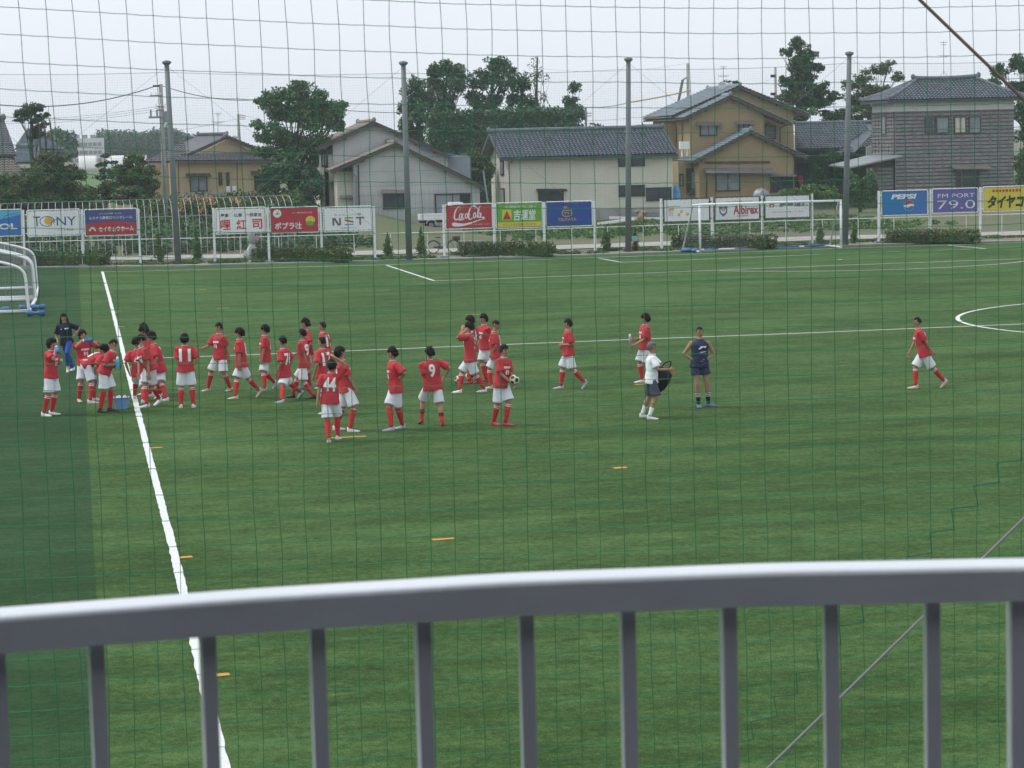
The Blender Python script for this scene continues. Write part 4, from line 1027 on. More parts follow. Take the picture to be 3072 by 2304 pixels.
def foliage(name, clumps, size, dens, mats, parent=None, flat_=.0, shell=.45, gap=.35, asp=.62, seed=0):
    """leaf sized faces through ellipsoid clumps (centre, (rx, ry, rz)); gaps from noise"""
    r_ = np.random.default_rng(abs(int(seed))+17); C = []; S = []; MI = []; NR = []
    for ci, (c, rad) in enumerate(clumps):
        rad = np.array(rad, float); area = 4*PI*((rad[0]*rad[1])**1.6/3+(rad[0]*rad[2])**1.6/3+(rad[1]*rad[2])**1.6/3)**(1/1.6)
        n = int(3.6*dens*area/(size*size)); d = r_.normal(size=(n, 3)); d /= np.linalg.norm(d, axis=1)[:, None]
        rr = shell+(1-shell)*r_.random(n)**.6
        ph = r_.random(3)*6.28
        lump = 1+.16*np.sin(d[:, 0]*4.1+ph[0])*np.sin(d[:, 1]*3.7+ph[1])+.12*np.sin(d[:, 2]*6.3+ph[2]+d[:, 0]*5)+.08*r_.normal(size=n)
        p = d*(rr*lump)[:, None]*rad+np.array(c)
        g = np.sin(p[:, 0]*2.3+ci)*np.sin(p[:, 1]*2.1+ci*2)*np.sin(p[:, 2]*2.7+ci*3)+.5*np.sin(p[:, 0]*5.1+p[:, 2]*4.3+ci)
        keep = g > -1.1+gap*1.3
        p = p[keep]; d = d[keep]; g = g[keep]; n = len(p)
        C.append(p); NR.append(d)
        t = r_.random(n)+.25*g
        MI.append(np.where(t < .38, 0, np.where(t < .85, 1, 2)))
        S.append(size*(.6+.8*r_.random(n)))
    C = np.vstack(C); NR = np.vstack(NR); S = np.concatenate(S); MI = np.concatenate(MI); n = len(C)
    nn = NR*.7+r_.normal(size=(n, 3))*.7; nn[:, 2] += flat_; nn /= np.linalg.norm(nn, axis=1)[:, None]
    a = np.cross(nn, r_.normal(size=(n, 3))); a /= np.linalg.norm(a, axis=1)[:, None]; b_ = np.cross(nn, a)
    a *= S[:, None]*.5; b_ *= S[:, None]*.5*asp
    Vx = np.empty((n, 4, 3)); Vx[:, 0] = C-a; Vx[:, 1] = C-b_+a*.15; Vx[:, 2] = C+a; Vx[:, 3] = C+b_+a*.15
    me = bpy.data.meshes.new(name); me.vertices.add(4*n); me.vertices.foreach_set("co", Vx.ravel())
    me.loops.add(4*n); me.loops.foreach_set("vertex_index", np.arange(4*n, dtype=np.int32))
    me.polygons.add(n); me.polygons.foreach_set("loop_start", np.arange(0, 4*n, 4, dtype=np.int32)); me.polygons.foreach_set("loop_total", np.full(n, 4, dtype=np.int32))
    for m in mats: me.materials.append(m)
    me.polygons.foreach_set("material_index", MI.astype(np.int32)); me.update(calc_edges=True)
    return link_mesh(name, me, parent)
def pxclumps(L, yd, kd=1.0):
    o = []
    for i, (u, v, ru, rv) in enumerate(L):
        k = yd/FPX; c = Y(u, v, yd+.9*math.sin(i*2.4)*ru*k*.6)
        o.append((tuple(c), (ru*k, (ru+rv)/2*k*kd, rv*k)))
    return o
def subclumps(cl, n, f, seed=1):
    """break big clumps into many smaller ones so that the outline turns uneven"""
    r_ = random.Random(seed); o = []
    for c, rad in cl:
        for i in range(n):
            d = Vector((r_.gauss(0, 1), r_.gauss(0, 1), r_.gauss(0, 1))).normalized()*(.3+.85*r_.random()**.7)
            o.append(((c[0]+d.x*rad[0]*.78, c[1]+d.y*rad[1]*.78, c[2]+d.z*rad[2]*.78), tuple(q*f*(.7+.6*r_.random()) for q in rad)))
    return o
def tree(name, label, L, yd, base, mats, size=.26, dens=.55, trunk=.25, group=None, sub=(24, .36), gap=.35, z0=0.0, limbs=True, cat="tree", seed=0):
    size *= .72
    cl = pxclumps(L, yd)
    B = Y(base[0], 600, yd); B.z = z0
    o = thing(name, B, label, cat, group)
    cl2 = subclumps(cl, sub[0], sub[1], seed+3) if sub else cl
    foliage("crown", cl2, size, dens, mats, o, gap=gap, seed=seed)
    b = MB(); top = Y(base[0]+base[2], base[1], yd)
    T = [B, B.lerp(top, .35)+Vector((.1, 0, 0)), B.lerp(top, .7)-Vector((.08, 0, 0)), top]
    b.tube(T, [trunk*1.25, trunk, trunk*.75, trunk*.45], 9)
    b.build("trunk", M_bark, o, True)
    if limbs:
        b = MB(); rnd = random.Random(seed)
        for c, rad in cl:
            c = Vector(c); f = rnd.uniform(.35, .9); s = B.lerp(top, f); m_ = s.lerp(c, .55)+Vector((0, 0, -.1*(c-s).length+.2))
            b.tube([s, m_, c+Vector((0, 0, rad[2]*.3))], [trunk*.34, trunk*.20, trunk*.07], 6)
            for q in range(3):
                e = c+Vector((rnd.uniform(-1, 1)*rad[0]*.8, rnd.uniform(-1, 1)*rad[1]*.8, rnd.uniform(-.5, 1)*rad[2]*.8)); b.tube([m_, m_.lerp(e, .5)+Vector((0, 0, .15)), e], [trunk*.15, trunk*.09, trunk*.03], 5)
        b.build("limb", M_bark, o, True)
    return o
tree("broadleaf_tree", "spreading broadleaf tree with airy layered branches between the bungalow and the grey shed",
     [(865, 282, 68, 36), (930, 300, 56, 48), (805, 305, 46, 34), (985, 335, 44, 34), (900, 340, 60, 40), (830, 400, 50, 40), (910, 430, 60, 40), (1010, 345, 40, 30), (900, 255, 40, 16), (1030, 312, 24, 14), (775, 372, 28, 18), (850, 345, 55, 30), (940, 370, 55, 40), (1005, 375, 32, 28), (790, 412, 36, 22), (960, 425, 50, 30), (860, 420, 48, 26), (795, 455, 44, 24), (880, 470, 55, 34), (950, 480, 40, 34)],
     174, (905, 400, -20), LV_A, .25, .42, .30, gap=.12, sub=(24, .34), z0=.6, seed=1)
tree("leafy_tree", "dark leafy lower tree filling the space under the airy spreading tree", [(830, 520, 60, 32), (900, 520, 70, 40), (930, 570, 40, 40), (870, 580, 60, 26), (800, 570, 28, 20), (900, 610, 60, 22)], 172.5, (905, 530, 0), LV_D, .24, .6, .2, gap=.15, z0=.4, seed=2, limbs=False)
gv = "tall trees of the grove behind the sheds"
tree("grove_tree", "dark grove tree standing behind the net pole and grey shed", [(1245, 285, 42, 44), (1225, 335, 34, 40), (1265, 350, 50, 44), (1285, 300, 34, 34), (1220, 385, 26, 34), (1245, 250, 26, 24), (1250, 410, 40, 30), (1240, 455, 30, 24)], 216, (1260, 300, -5), LV_D, .32, .5, .3, gv, gap=.33, seed=3)
tree("grove_tree", "broad topped grove tree beside the tree behind the net pole", [(1340, 205, 48, 34), (1310, 250, 42, 38), (1370, 255, 44, 42), (1375, 215, 30, 26), (1300, 215, 24, 20), (1335, 310, 45, 40), (1300, 350, 34, 34)], 218, (1335, 260, 0), LV_D, .32, .48, .3, gv, gap=.38, seed=4)
tree("grove_tree", "highest leafy grove tree over the middle of the clipped hedge", [(1480, 195, 48, 30), (1440, 240, 48, 36), (1505, 240, 44, 36), (1525, 205, 24, 22), (1420, 290, 34, 30), (1480, 300, 40, 30), (1440, 330, 36, 24), (1500, 340, 30, 22)], 217, (1472, 240, 5), LV_D, .32, .45, .28, gv, gap=.42, seed=5)
tree("grove_tree", "rounded grove tree between the highest tree and the thin twiggy one", [(1560, 250, 38, 34), (1545, 300, 38, 34), (1590, 310, 34, 30), (1570, 345, 40, 24)], 218, (1565, 280, 0), LV_D, .32, .42, .26, gv, gap=.42, seed=6)
tree("twiggy_tree", "thin half bare tree with upright twigs rising over the clipped hedge", [(1600, 200, 36, 36), (1625, 240, 40, 40), (1590, 240, 24, 30), (1630, 300, 30, 34), (1610, 330, 30, 24)], 214, (1612, 170, 0), LV_D, .26, .10, .16, gap=.3, seed=7, sub=(9, .3))
tree("grove_tree", "outer grove tree with a pointed top at the hedge's end", [(1725, 265, 20, 24), (1715, 310, 34, 26), (1740, 340, 26, 26), (1690, 345, 34, 22), (1735, 395, 20, 30)], 213, (1722, 290, 2), LV_D, .30, .45, .2, gv, gap=.36, seed=8)
# tall clipped windbreak hedge
o = thing("windbreak_hedge", (34, 208, 0), "tall dark clipped hedge with a level top behind the cream barn", "hedge")
p, q = Y(1285, 324, 207), Y(1733, 322, 207); cl = []
for i in range(26):
    for j in range(8):
        f = (i+.5)/26; cl.append(((p.x+(q.x-p.x)*f, 208.2, p.z*(j+.35)/8), (.55, 1.1, .62)))
foliage("foliage", cl, .26, .40, LV_D, o, gap=-.3, shell=.55, seed=9)
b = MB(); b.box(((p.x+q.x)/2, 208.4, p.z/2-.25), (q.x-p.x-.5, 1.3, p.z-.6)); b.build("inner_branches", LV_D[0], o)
tree("shrub", "yellowish green shrub between the grey shed and the cream barn", [(1420, 480, 45, 34), (1390, 510, 30, 30), (1450, 510, 36, 30), (1420, 545, 50, 30)], 179, (1420, 500, 0), LV_Y, .2, .55, .12, None, gap=.1, limbs=False, cat="shrub", seed=10)
tree("garden_pine", "tiny flat topped pine far behind the cream barn's ridge", [(1785, 374, 20, 6), (1800, 380, 12, 5), (1770, 382, 8, 5)], 330, (1787, 376, 0), LV_P, .4, .5, .25, None, gap=.1, sub=(4, .5), limbs=False, seed=11)
tree("cedar_tree", "tall dark cedar with knobbly clumps behind the ochre house", [(2400, 135, 32, 28), (2360, 158, 26, 16), (2405, 175, 34, 30), (2415, 235, 40, 34), (2375, 285, 40, 30), (2430, 290, 46, 30), (2430, 165, 26, 18), (2400, 200, 36, 32), (2450, 205, 26, 18), (2395, 255, 34, 34), (2460, 265, 40, 24), (2350, 245, 20, 20), (2370, 300, 50, 26), (2450, 310, 50, 26), (2500, 290, 30, 20), (2400, 345, 70, 26), (2500, 345, 50, 24)], 207, (2402, 150, 0), LV_C, .27, .55, .35, None, gap=.28, sub=(22, .36), seed=12)
tree("garden_tree", "light green feathery tree behind the low house's roof", [(2590, 235, 40, 26), (2640, 210, 36, 26), (2550, 255, 36, 24), (2670, 190, 20, 12), (2690, 230, 26, 18), (2620, 275, 50, 26), (2560, 300, 40, 26), (2660, 280, 40, 24), (2590, 335, 70, 26), (2560, 365, 60, 18)], 212, (2610, 250, 0), LV_Y, .26, .36, .2, None, gap=.36, seed=13)
tree("edge_tree", "large dark tree at the picture's edge behind the timber house", [(3060, 190, 34, 34), (3000, 215, 36, 26), (2975, 250, 30, 16), (3060, 270, 60, 30), (3110, 220, 50, 40), (3080, 330, 50, 40), (3090, 400, 50, 50), (3090, 480, 50, 50), (3080, 560, 50, 40)], 200, (3085, 300, 0), LV_C, .27, .55, .3, None, gap=.28, seed=14)
tree("tall_pine", "tall leaning pine with a bushy top and bare trunks beside the farmhouse roof", [(85, 330, 34, 22), (70, 345, 26, 18), (110, 325, 22, 14), (60, 362, 20, 8), (118, 352, 16, 12), (100, 362, 20, 10), (138, 346, 12, 8), (128, 375, 16, 12), (108, 388, 16, 10), (118, 402, 20, 14), (98, 412, 12, 10)], 187, (98, 350, -4), LV_P, .22, .55, .17, None, gap=.25, sub=(16, .42), z0=1.5, seed=15)
b = MB()
for u0, u1, v1, u2, v2 in ((140, 137, 420, 132, 345), (168, 160, 440, 150, 360), (172, 178, 450, 182, 442), (128, 120, 430, 118, 370)):
    p = Y(u0, 500, 186); p.z = 1.5; b.tube([p, Y(u1, v1, 186), Y(u2, v2, 186)], [.11, .08, .03], 6)
b.tube([Y(165, 462, 186), Y(180, 452, 186), Y(182, 438, 186)], [.05, .04, .015], 5); b.tube([Y(152, 395, 186), Y(145, 335, 186), Y(146, 316, 186)], [.03, .02, .008], 5)
p_ = b.build("bare_trunk", M_bark, None, True); tag(p_, "bare pine trunks with snapped twigs standing beside the bushy topped pine", "tree trunk")
bg_ = "dense garden bushes on the bank"
tree("bush", "big dark bush on the bank beneath the tall pine", [(150, 492, 60, 34), (205, 530, 60, 34), (110, 530, 50, 36), (170, 575, 90, 36), (255, 585, 44, 30), (100, 600, 70, 36), (180, 620, 100, 34), (270, 625, 50, 26), (60, 630, 80, 30)], 166, (150, 520, 0), LV_H, .22, .6, .15, bg_, gap=.08, z0=1.0, limbs=False, cat="bush", seed=16)
tree("bush", "dark bush at the picture's edge under the farmhouse eave", [(20, 550, 50, 30), (50, 580, 50, 36), (0, 600, 50, 40), (20, 635, 70, 34)], 165, (20, 560, 0), LV_H, .22, .6, .15, bg_, gap=.08, z0=1.0, limbs=False, cat="bush", seed=17)
tree("pruned_pine", "cloud pruned garden pine in front of the white greenhouses", [(312, 468, 22, 9), (325, 488, 24, 11), (302, 497, 18, 9), (318, 513, 30, 13), (312, 535, 30, 16), (318, 560, 34, 18), (310, 585, 40, 20)], 170, (315, 472, 0), LV_P, .18, .6, .08, None, gap=.1, sub=(5, .5), z0=1.2, limbs=False, seed=18)
tree("bush", "rounded olive bush between the pruned pine and the utility pole", [(400, 485, 40, 26), (370, 515, 40, 30), (430, 525, 44, 34), (390, 550, 64, 30), (450, 560, 30, 30), (400, 585, 80, 26)], 168, (400, 500, 0), LV_H, .21, .6, .12, bg_, gap=.1, z0=1.2, limbs=False, cat="bush", seed=19)
tree("bush", "green bush in front of the timber house's porch", [(2590, 590, 40, 40), (2560, 560, 30, 40), (2610, 560, 24, 50)], 172, (2580, 560, 0), LV_A, .2, .5, .1, None, gap=.12, limbs=False, cat="bush", seed=20)
tree("bush", "light green bush in front of the ochre house beside the black framed boards", [(2370, 580, 50, 20), (2440, 575, 50, 24), (2490, 585, 40, 26), (2340, 600, 40, 16)], 168, (2400, 580, 0), LV_T, .2, .5, .1, None, gap=.12, limbs=False, cat="bush", seed=21)
tree("garden_tree", "dark garden tree in front of the low house", [(2480, 500, 40, 40), (2520, 520, 40, 50), (2450, 530, 30, 40), (2500, 470, 40, 20)], 188, (2490, 500, 0), LV_C, .22, .55, .12, None, gap=.15, limbs=False, seed=22)
tree("bush", "trimmed bush against the timber house's end wall", [(3060, 500, 24, 20), (3080, 530, 40, 30), (3070, 580, 40, 30)], 178, (3065, 520, 0), LV_H, .2, .5, .1, None, gap=.1, limbs=False, cat="bush", seed=23)
# far wood: reads as one mass
cl = []
for i in range(46):
    u = 300+i*9.2; k = 640/FPX; hgt = np.interp(u, [300, 330, 420, 480, 500, 520, 560, 640, 730], [398, 396, 400, 392, 376, 392, 408, 412, 420])+random.uniform(-4, 6)
    c = Y(u, hgt+26, 640+random.uniform(-20, 20)); cl.append((tuple(c), (1.6+random.random()*.8, 2, 2.6))); c2 = Y(u, hgt+46, 640); cl.append((tuple(c2), (2, 2, 3)))
cl += [(tuple(Y(175+random.uniform(-30, 40), 425+random.uniform(-6, 25), 420)), (1.6, 2, 1.9)) for _ in range(14)]
fw_ = foliage("far_wood", cl, .75, .9, LV_D, None, gap=-.1, seed=30); tag(fw_, kind="stuff")

# conifers in front of the fence
def conifer(u, v0, v1, label, mats=LV_T, wpx=17, dead=False):
    b0 = G(u, v1); h_ = Y(u, v0, b0.y).z; k = b0.y/FPX; R0 = wpx*k
    o = thing("small_conifer", (b0.x, b0.y, 0), label, "conifer", "small conifers along the fence")
    cl = []; rnd = random.Random(u)
    n = 9
    for i in range(n):
        f = i/(n-1); r = R0*(1.0-f**1.5)*(.7+.3*min(1, f*5))+.05; z = .12+f*(h_-.2)
        for q in range(3): a = rnd.random()*6.28; cl.append(((b0.x+math.cos(a)*r*.35, b0.y+math.sin(a)*r*.35, z), (r*.75, r*.75, h_*.09)))
    foliage("foliage", cl, .085, .55, mats, o, gap=-.2 if not dead else .45, asp=.45, shell=.4, seed=u)
    b = MB(); b.tube([b0, b0+Vector((0, 0, h_*.85))], [.04, .012], 6); b.build("trunk", M_bark, o)
    b = MB()
    for s in (-1, 1): b.tube([b0+Vector((s*.55, .1, 0)), b0+Vector((0, .05, h_*.4))], .014, 5)
    b.build("support_stake", M_galv, o)
    return o, b0, h_
conifer(478, 694, 786, "small green conifer next to the first grey net pole, by the blue and red board", wpx=15)
conifer(591, 692, 786, "small green conifer just before the three red character board", wpx=17)
conifer(1164, 700, 773, "short bushy conifer beyond the bar letter board", wpx=17)
conifer(1265, 680, 771, "slender tall conifer beside the parked bicycle", wpx=15)
conifer(1818, 681, 755, "small green conifer beyond the deep blue board", wpx=16)
_, dc, dh = conifer(1906, 680, 754, "brown dead conifer with a pale green tag behind the grey net pole", LV_B, 11, True)
conifer(2462, 664, 737, "small conifer seen through the goal net", wpx=15)
conifer(2562, 662, 731, "thin brownish conifer beside the ball emblem board's post", wpx=12)
b = MB(); b.box(dc+Vector((-.05, -.16, dh*.52)), (.28, .02, .28)); tag(b.build("plant_tag", mat("pale green tag", (.28, .55, .45), .5, .1, 5)), "pale green square tag hung on the brown dead conifer", "tag")

def hedge(u0, u1, v0, v1, vb, label):
    a, c = G(u0, vb), G(u1, vb); a.y += .3; c.y += .3; zt = Y((u0+u1)/2, v0, a.y).z
    o = thing("clipped_hedge", (a+c)/2, label, "hedge", "low clipped hedges along the pitch")
    n = int((c-a).length/.42); cl = []
    for i in range(n+1):
        p = a.lerp(c, i/n)
        for z in (.22, .55, zt-.22):
            cl.append(((p.x, p.y+.25, z), (.36, .42, .26)))
    foliage("foliage", cl, .10, .42, LV_H, o, gap=-.15, shell=.6, seed=u0+5)
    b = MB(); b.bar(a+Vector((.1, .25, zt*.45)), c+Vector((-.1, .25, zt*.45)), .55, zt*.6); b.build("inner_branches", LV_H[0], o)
hedge(-60, 315, 753, 800, 801, "low clipped hedge under the serif lettered board, behind the stored goals")
hedge(775, 1042, 744, 790, 789, "low clipped hedge under the red board with the white disc")
hedge(1398, 1655, 732, 770, 772, "low clipped hedge under the green board")
hedge(2040, 2322, 713, 745, 749, "low clipped hedge behind the goal net")
hedge(2685, 2935, 692, 733, 733, "low clipped hedge under the violet board")

# grass tufts, vegetable rows and flowers
def tufts(name, pts, size, mats, n, h_, seed, spread=.5):
    r_ = random.Random(seed); cl = []
    for p in pts:
        for i in range(n): cl.append(((p[0]+r_.gauss(0, spread), p[1]+r_.gauss(0, spread*.6), p[2]+h_*.4), (.25+r_.random()*.2, .25, h_*(.35+.4*r_.random()))))
    f = foliage(name, cl, size, .5, mats, None, gap=.0, seed=seed); return tag(f, kind="stuff")
rr = random.Random(4); pts = []
for u in range(-80, 3200, 16):
    if rr.random() < .55: y_ = edge_y(G(u, 770).x)+1.3+rr.random()*2.8; p = Y(u, 760, y_); pts.append((p.x, y_, .02))
tufts("verge_grass", pts, .09, LV_T, 3, .16, 41, .35)
pts = [(x, y, bank(x, y)) for y in (140, 142.5, 146, 148.5, 151, 154, 157, 160) for x in np.arange(-6, 17, .8)]
tufts("vegetable_rows", pts, .2, LV_V, 2, .75, 42, .3)
pts = [(x+rr.uniform(-.5, .5), y, bank(x, y)) for y in (162, 164, 166) for x in np.arange(5, 15.3, .7)]
tufts("garden_undergrowth", pts, .22, LV_Y, 3, 1.35, 43, .4)
pts = [(rr.uniform(26, 52), rr.uniform(142, 166), 0) for _ in range(220)]
tufts("field_grass", pts, .16, LV_T, 3, .22, 44, 1.1)
cl = []
for u, v in ((560, 590), (576, 596), (588, 588), (612, 596), (628, 590), (640, 600), (706, 596), (716, 600), (600, 612), (548, 606), (525, 600), (610, 626), (540, 622)):
    c = Y(u+rr.uniform(-6, 6), v+5, 160); cl.append((tuple(c), (.26, .26, .24)))
fl_ = foliage("canna_flowers", cl, .11, .16, [M_flower, M_flower, mat("yellow flower", (.65, .5, .15), .6, .2, 3)], None, gap=.0, seed=50); tag(fl_, kind="stuff")

# greenhouse frame without its cover
M_pipe = mat("weathered pipe", (.40, .42, .43), .5, .1, 2)
gh = thing("greenhouse_frame", (4, 138, 0), "bare greenhouse frame of thin bent pipes in the vegetable garden", "greenhouse frame")
x_a, x_b = Y(-40, 700, 138).x, Y(868, 640, 141).x; n = 46
for i in range(n):
    x = x_a+(x_b-x_a)*i/(n-1)
    b = MB(); P = catmull([Vector((x, 138.0, 0)), Vector((x, 138.05, 1.4)), Vector((x, 138.35, 2.1)), Vector((x, 139.4, 2.75)), Vector((x, 141, 3.05))], 4); b.tube(P, .015, 4, False)
    b.build("arch_pipe", M_pipe, gh)
b = MB()
for y_, z_ in ((141, 3.07), (138.4, 2.14)): b.tube([Vector((x_a, y_, z_)), Vector((x_b, y_, z_))], .016, 4)
b.build("purlin_pipe", M_galv, gh)

# ------------------------------------------------------------------ utility poles, wires, aerials
def upole(u, v0, y, r, label, z0=0.0, top=True):
    p = Y(u, v0, y); a = Vector((p.x, y, z0))
    o = thing("utility_pole", a, label, "utility pole"); b = MB(); b.tube([a, p], [r*1.2, r*.8], 10); b.build("shaft", M_conc if r > .12 else M_pole, o, True); return o, a, p
def wire(name, pts, sag, label, r=.012, m=None):
    b = MB(); P = []
    for a, c in zip(pts, pts[1:]):
        for i in range(13): f = i/12; P.append(a.lerp(c, f)-Vector((0, 0, sag*4*f*(1-f))))
    b.tube(P, r, 4, False); return tag(b.build(name, m or M_dark), label, "wire")
o, a, p1 = upole(482, 252, 160, .15, "concrete utility pole with transformer and crossarms beside the first net pole", 1.0)
for v, w_, dx in ((287, 30, -.3), (320, 18, 0), (330, 18, 0)):
    q = Y(482, v, 160); b = MB(); b.box(q+Vector((dx, -.1, 0)), (w_*.022*1.2, .1, .09)); b.build("crossarm", M_galv, o)
    for s in (-.3, 0, .3):
        b = MB(); b.tube([q+Vector((dx+s, -.1, .04)), q+Vector((dx+s, -.1, .2))], .04, 6); b.build("insulator", M_bwhite, o)
q = Y(496, 351, 160); b = MB(); b.tube([q-Vector((0, 0, .38)), q+Vector((0, 0, .38))], .2, 10); b.build("transformer", M_galv, o)
q = Y(467, 352, 160); b = MB(); b.box(q, (.9, .4, .12)); b.box(q+Vector((-.3, 0, .25)), (.12, .2, .45)); b.box(q+Vector((.1, 0, .25)), (.12, .2, .45)); b.build("switch_gear", M_galv, o)
q = Y(470, 258, 160); b = MB(); b.box(q, (.5, .2, .12)); b.build("cable_joint", M_dark, o)
W1 = p1+Vector((-.3, 0, -.12))
wire("overhead_cable", [Y(-150, 292, 150), W1], .9, "thick overhead cable running from the picture's edge to the utility pole", .03)
wire("overhead_cable", [W1+Vector((.4, 0, 0)), Y(760, 300, 172), Y(1300, 338, 200)], .3, "thick overhead cable from the utility pole towards the airy tree", .025)
for k, (v, e) in enumerate(((318, 352), (324, 360), (331, 366))): wire("overhead_wire", [Y(-100, e, 190), Y(480, v, 160)], .4, ["upper thin wire running to the utility pole from the edge", "middle thin wire running to the utility pole from the edge", "lower thin wire running to the utility pole from the edge"][k], .009)
o, a, p2 = upole(714, 342, 215, .14, "slim utility pole behind the bungalow's roof", 1.5)
for v in (347, 352, 357):
    b = MB(); q = Y(724, v, 215); b.box(q, (.7, .08, .06)); b.build("crossarm", M_galv, o)
wire("overhead_wire", [Y(500, 395, 160), Y(707, 357, 215)], .1, "thin wire from the utility pole to the slim pole behind the bungalow", .01)
wire("overhead_wire", [p2, Y(1200, 415, 240)], .5, "thin wire from the slim pole towards the grove", .01)
o, a, p3 = upole(1757, 322, 212, .12, "pole at the end of the clipped hedge")
for v in (340, 348): b = MB(); b.box(Y(1762, v, 212), (.8, .08, .07)); b.build("crossarm", M_galv, o)
o, a, p4 = upole(2063, 190, 206, .15, "grey pole behind the ochre house's roof, beside a leaning prop")
q = Y(2048, 240, 206); e = Vector((Y(2026, 330, 206).x, 206, 0)); e = q+(Y(2030, 330, 206)-q)*6.0; b = MB(); b.tube([q, e], .12, 8); b.build("prop", M_pole, o)
b = MB(); b.bar(q, Y(2061, 232, 206), .1, .1); b.build("brace", M_pole, o)
o, a, p5 = upole(2326, 202, 215, .13, "brown grey pole between the ochre house and the cedar")
for v in (228, 282): b = MB(); b.box(Y(2320, v, 215), (.5, .2, .25)); b.build("bracket", M_dark, o)
M_ycab = mat("ochre cable cover", (.45, .30, .12), .6, .15, 1)
wire("covered_cable", [Y(1889, 307, 195), Y(2070, 272, 205)], .05, "ochre cable cover running up to the pole behind the ochre house", .055, M_ycab)
wire("overhead_cable", [Y(1757, 322, 212), Y(1889, 307, 195)], .15, "pale overhead cable from the hedge's end pole to the ochre cable cover", .035, M_galv)
wire("overhead_wire", [Y(1757, 362, 212), Y(1900, 353, 195), Y(2010, 345, 190)], .05, "thin wire reaching the ochre house's eave", .016, M_ycab)
wire("overhead_wire", [p5-Vector((0, 0, .6)), Y(2240, 250, 190)], .4, "thin wire from the brown grey pole to the ochre house's ridge", .008)
wire("overhead_wire", [p4, Y(1620, 205, 230)], .5, "faint wire from the pole behind the ochre house across the sky", .007)
def aerial(u, v0, v1, y, label):
    a, t_ = Y(u, v1, y), Y(u, v0, y); o = thing("television_aerial", a, label, "aerial"); H = t_.z-a.z
    b = MB(); b.tube([a, t_], .022, 6); b.build("mast", M_galv, o)
    for f, w_ in ((.97, .55), (.90, .35), (.58, 1.0), (.54, .6)):
        b = MB(); c = a.lerp(t_, f); b.tube([c-Vector((w_/2, 0, 0)), c+Vector((w_/2, 0, 0))], .018, 5)
        for k in (-.8, -.3, .3, .8): b.tube([c+Vector((k*w_/2, -.35, 0)), c+Vector((k*w_/2, .35, 0))], .011, 4)
        b.build("element", M_galv, o)
    b = MB()
    for s in (-1, 1): b.tube([a+Vector((s*.35, 0, -.1)), a+Vector((0, 0, H*.12))], .012, 4)
    b.build("stay", M_galv, o); return o
aerial(654, 338, 404, 195, "thin television aerial on the bungalow's ridge")
ay = aerial(2170, 198, 268, 190, "television aerial with small dish on the ochre house's ridge")
b = MB(); c = Y(2166, 256, 189.6); b.loft([[c+Vector((r*math.cos(t), -d, r*math.sin(t))) for t in np.linspace(0, 2*PI, 15)[:-1]] for r, d in ((.05, -.1), (.2, -.06), (.32, .02), (.3, .02))]); b.build("dish", M_plaster, ay)
aerial(2831, 124, 226, 184.6, "tall television aerial on the timber house's ridge")
tree("garden_pine", "small pine top showing over the ochre house's ridge", [(2195, 247, 22, 6), (2212, 252, 8, 5), (2178, 243, 6, 6)], 205, (2200, 250, 0), LV_P, .22, .5, .1, None, gap=.1, sub=(5, .5), limbs=False, seed=60)

# ------------------------------------------------------------------ odds and ends behind the fence
def wheel(o, c, r, ax, tw, spokes=0):
    """wheel about axis ax"""
    ex = ax.cross(Vector((0, 0, 1))).normalized(); P = [c+ex*(r*math.cos(t))+Vector((0, 0, r*math.sin(t))) for t in np.linspace(0, 2*PI, 25)]
    b = MB(); b.tube(P, tw, 6, False); t_ = b.build("tyre", M_black, o, True)
    b = MB(); b.tube([p.lerp(c, tw/r) for p in P], tw*.5, 5, False)
    if spokes:
        for k in range(spokes): b.tube([c, P[int(k*24/spokes)]], .003, 3, False)
        b.tube([c-ax*.05, c+ax*.05], .025, 8)
    else: b.tube([c-ax*tw*.5, c+ax*tw*.5], r*.62, 14)
    b.build("rim", M_galv, o)
# bicycle leaning behind the fence
bc = Y(1330, 745, 129.2); bc.z = 0
o = thing("bicycle", bc, "parked grey city bicycle behind the fence by the red script board", "bicycle")
ex = Vector((1, 0.12, 0)).normalized(); ay_ = Vector((0, 0, 1)).cross(ex)
wr = .33; c1, c2 = bc+ex*-.55+Vector((0, 0, wr)), bc+ex*.57+Vector((0, 0, wr))
for c in (c1, c2): wheel(o, c, wr, ay_, .022, 12)
M_bike = mat("bicycle paint", (.12, .13, .17), .4, .1, 3)
bb = bc+ex*-.1+Vector((0, 0, .29)); se = bc+ex*-.27+Vector((0, 0, .78)); hd = bc+ex*.38+Vector((0, 0, .80)); hl = bc+ex*.42+Vector((0, 0, .62))
b = MB()
for p, q in ((c1, bb), (c1, se-Vector((0, 0, .14))), (bb, se), (bb, hl), (bb.lerp(se, .45), hl), (hl, c2), (hl, hd)): b.tube([p, q], .017, 6)
b.build("bicycle_frame", M_bike, o)
b = MB(); b.loft([[se+ex*x+ay_*(w_*math.cos(t))+Vector((0, 0, .06+.03*math.sin(t))) for t in np.linspace(0, 2*PI, 9)[:-1]] for x, w_ in ((-.15, .08), (-.05, .09), (.05, .05), (.13, .02))]); b.build("saddle", M_black, o)
b = MB(); b.tube([hd+ex*-.18+ay_*.26+Vector((0, 0, .08)), hd+Vector((0, 0, .14))+ay_*.1, hd+Vector((0, 0, .14))-ay_*.1, hd+ex*-.18-ay_*.26+Vector((0, 0, .08))], .013, 6); b.tube([hd, hd+Vector((0, 0, .14))], .014, 6); b.build("handlebar", M_galv, o)
b = MB()
for c in (c1, c2): b.tube([c+ex*((wr+.04)*math.cos(t))+Vector((0, 0, (wr+.04)*math.sin(t))) for t in np.linspace(.3, 2.7, 12)], .022, 5)
b.build("mudguard", M_bike, o)
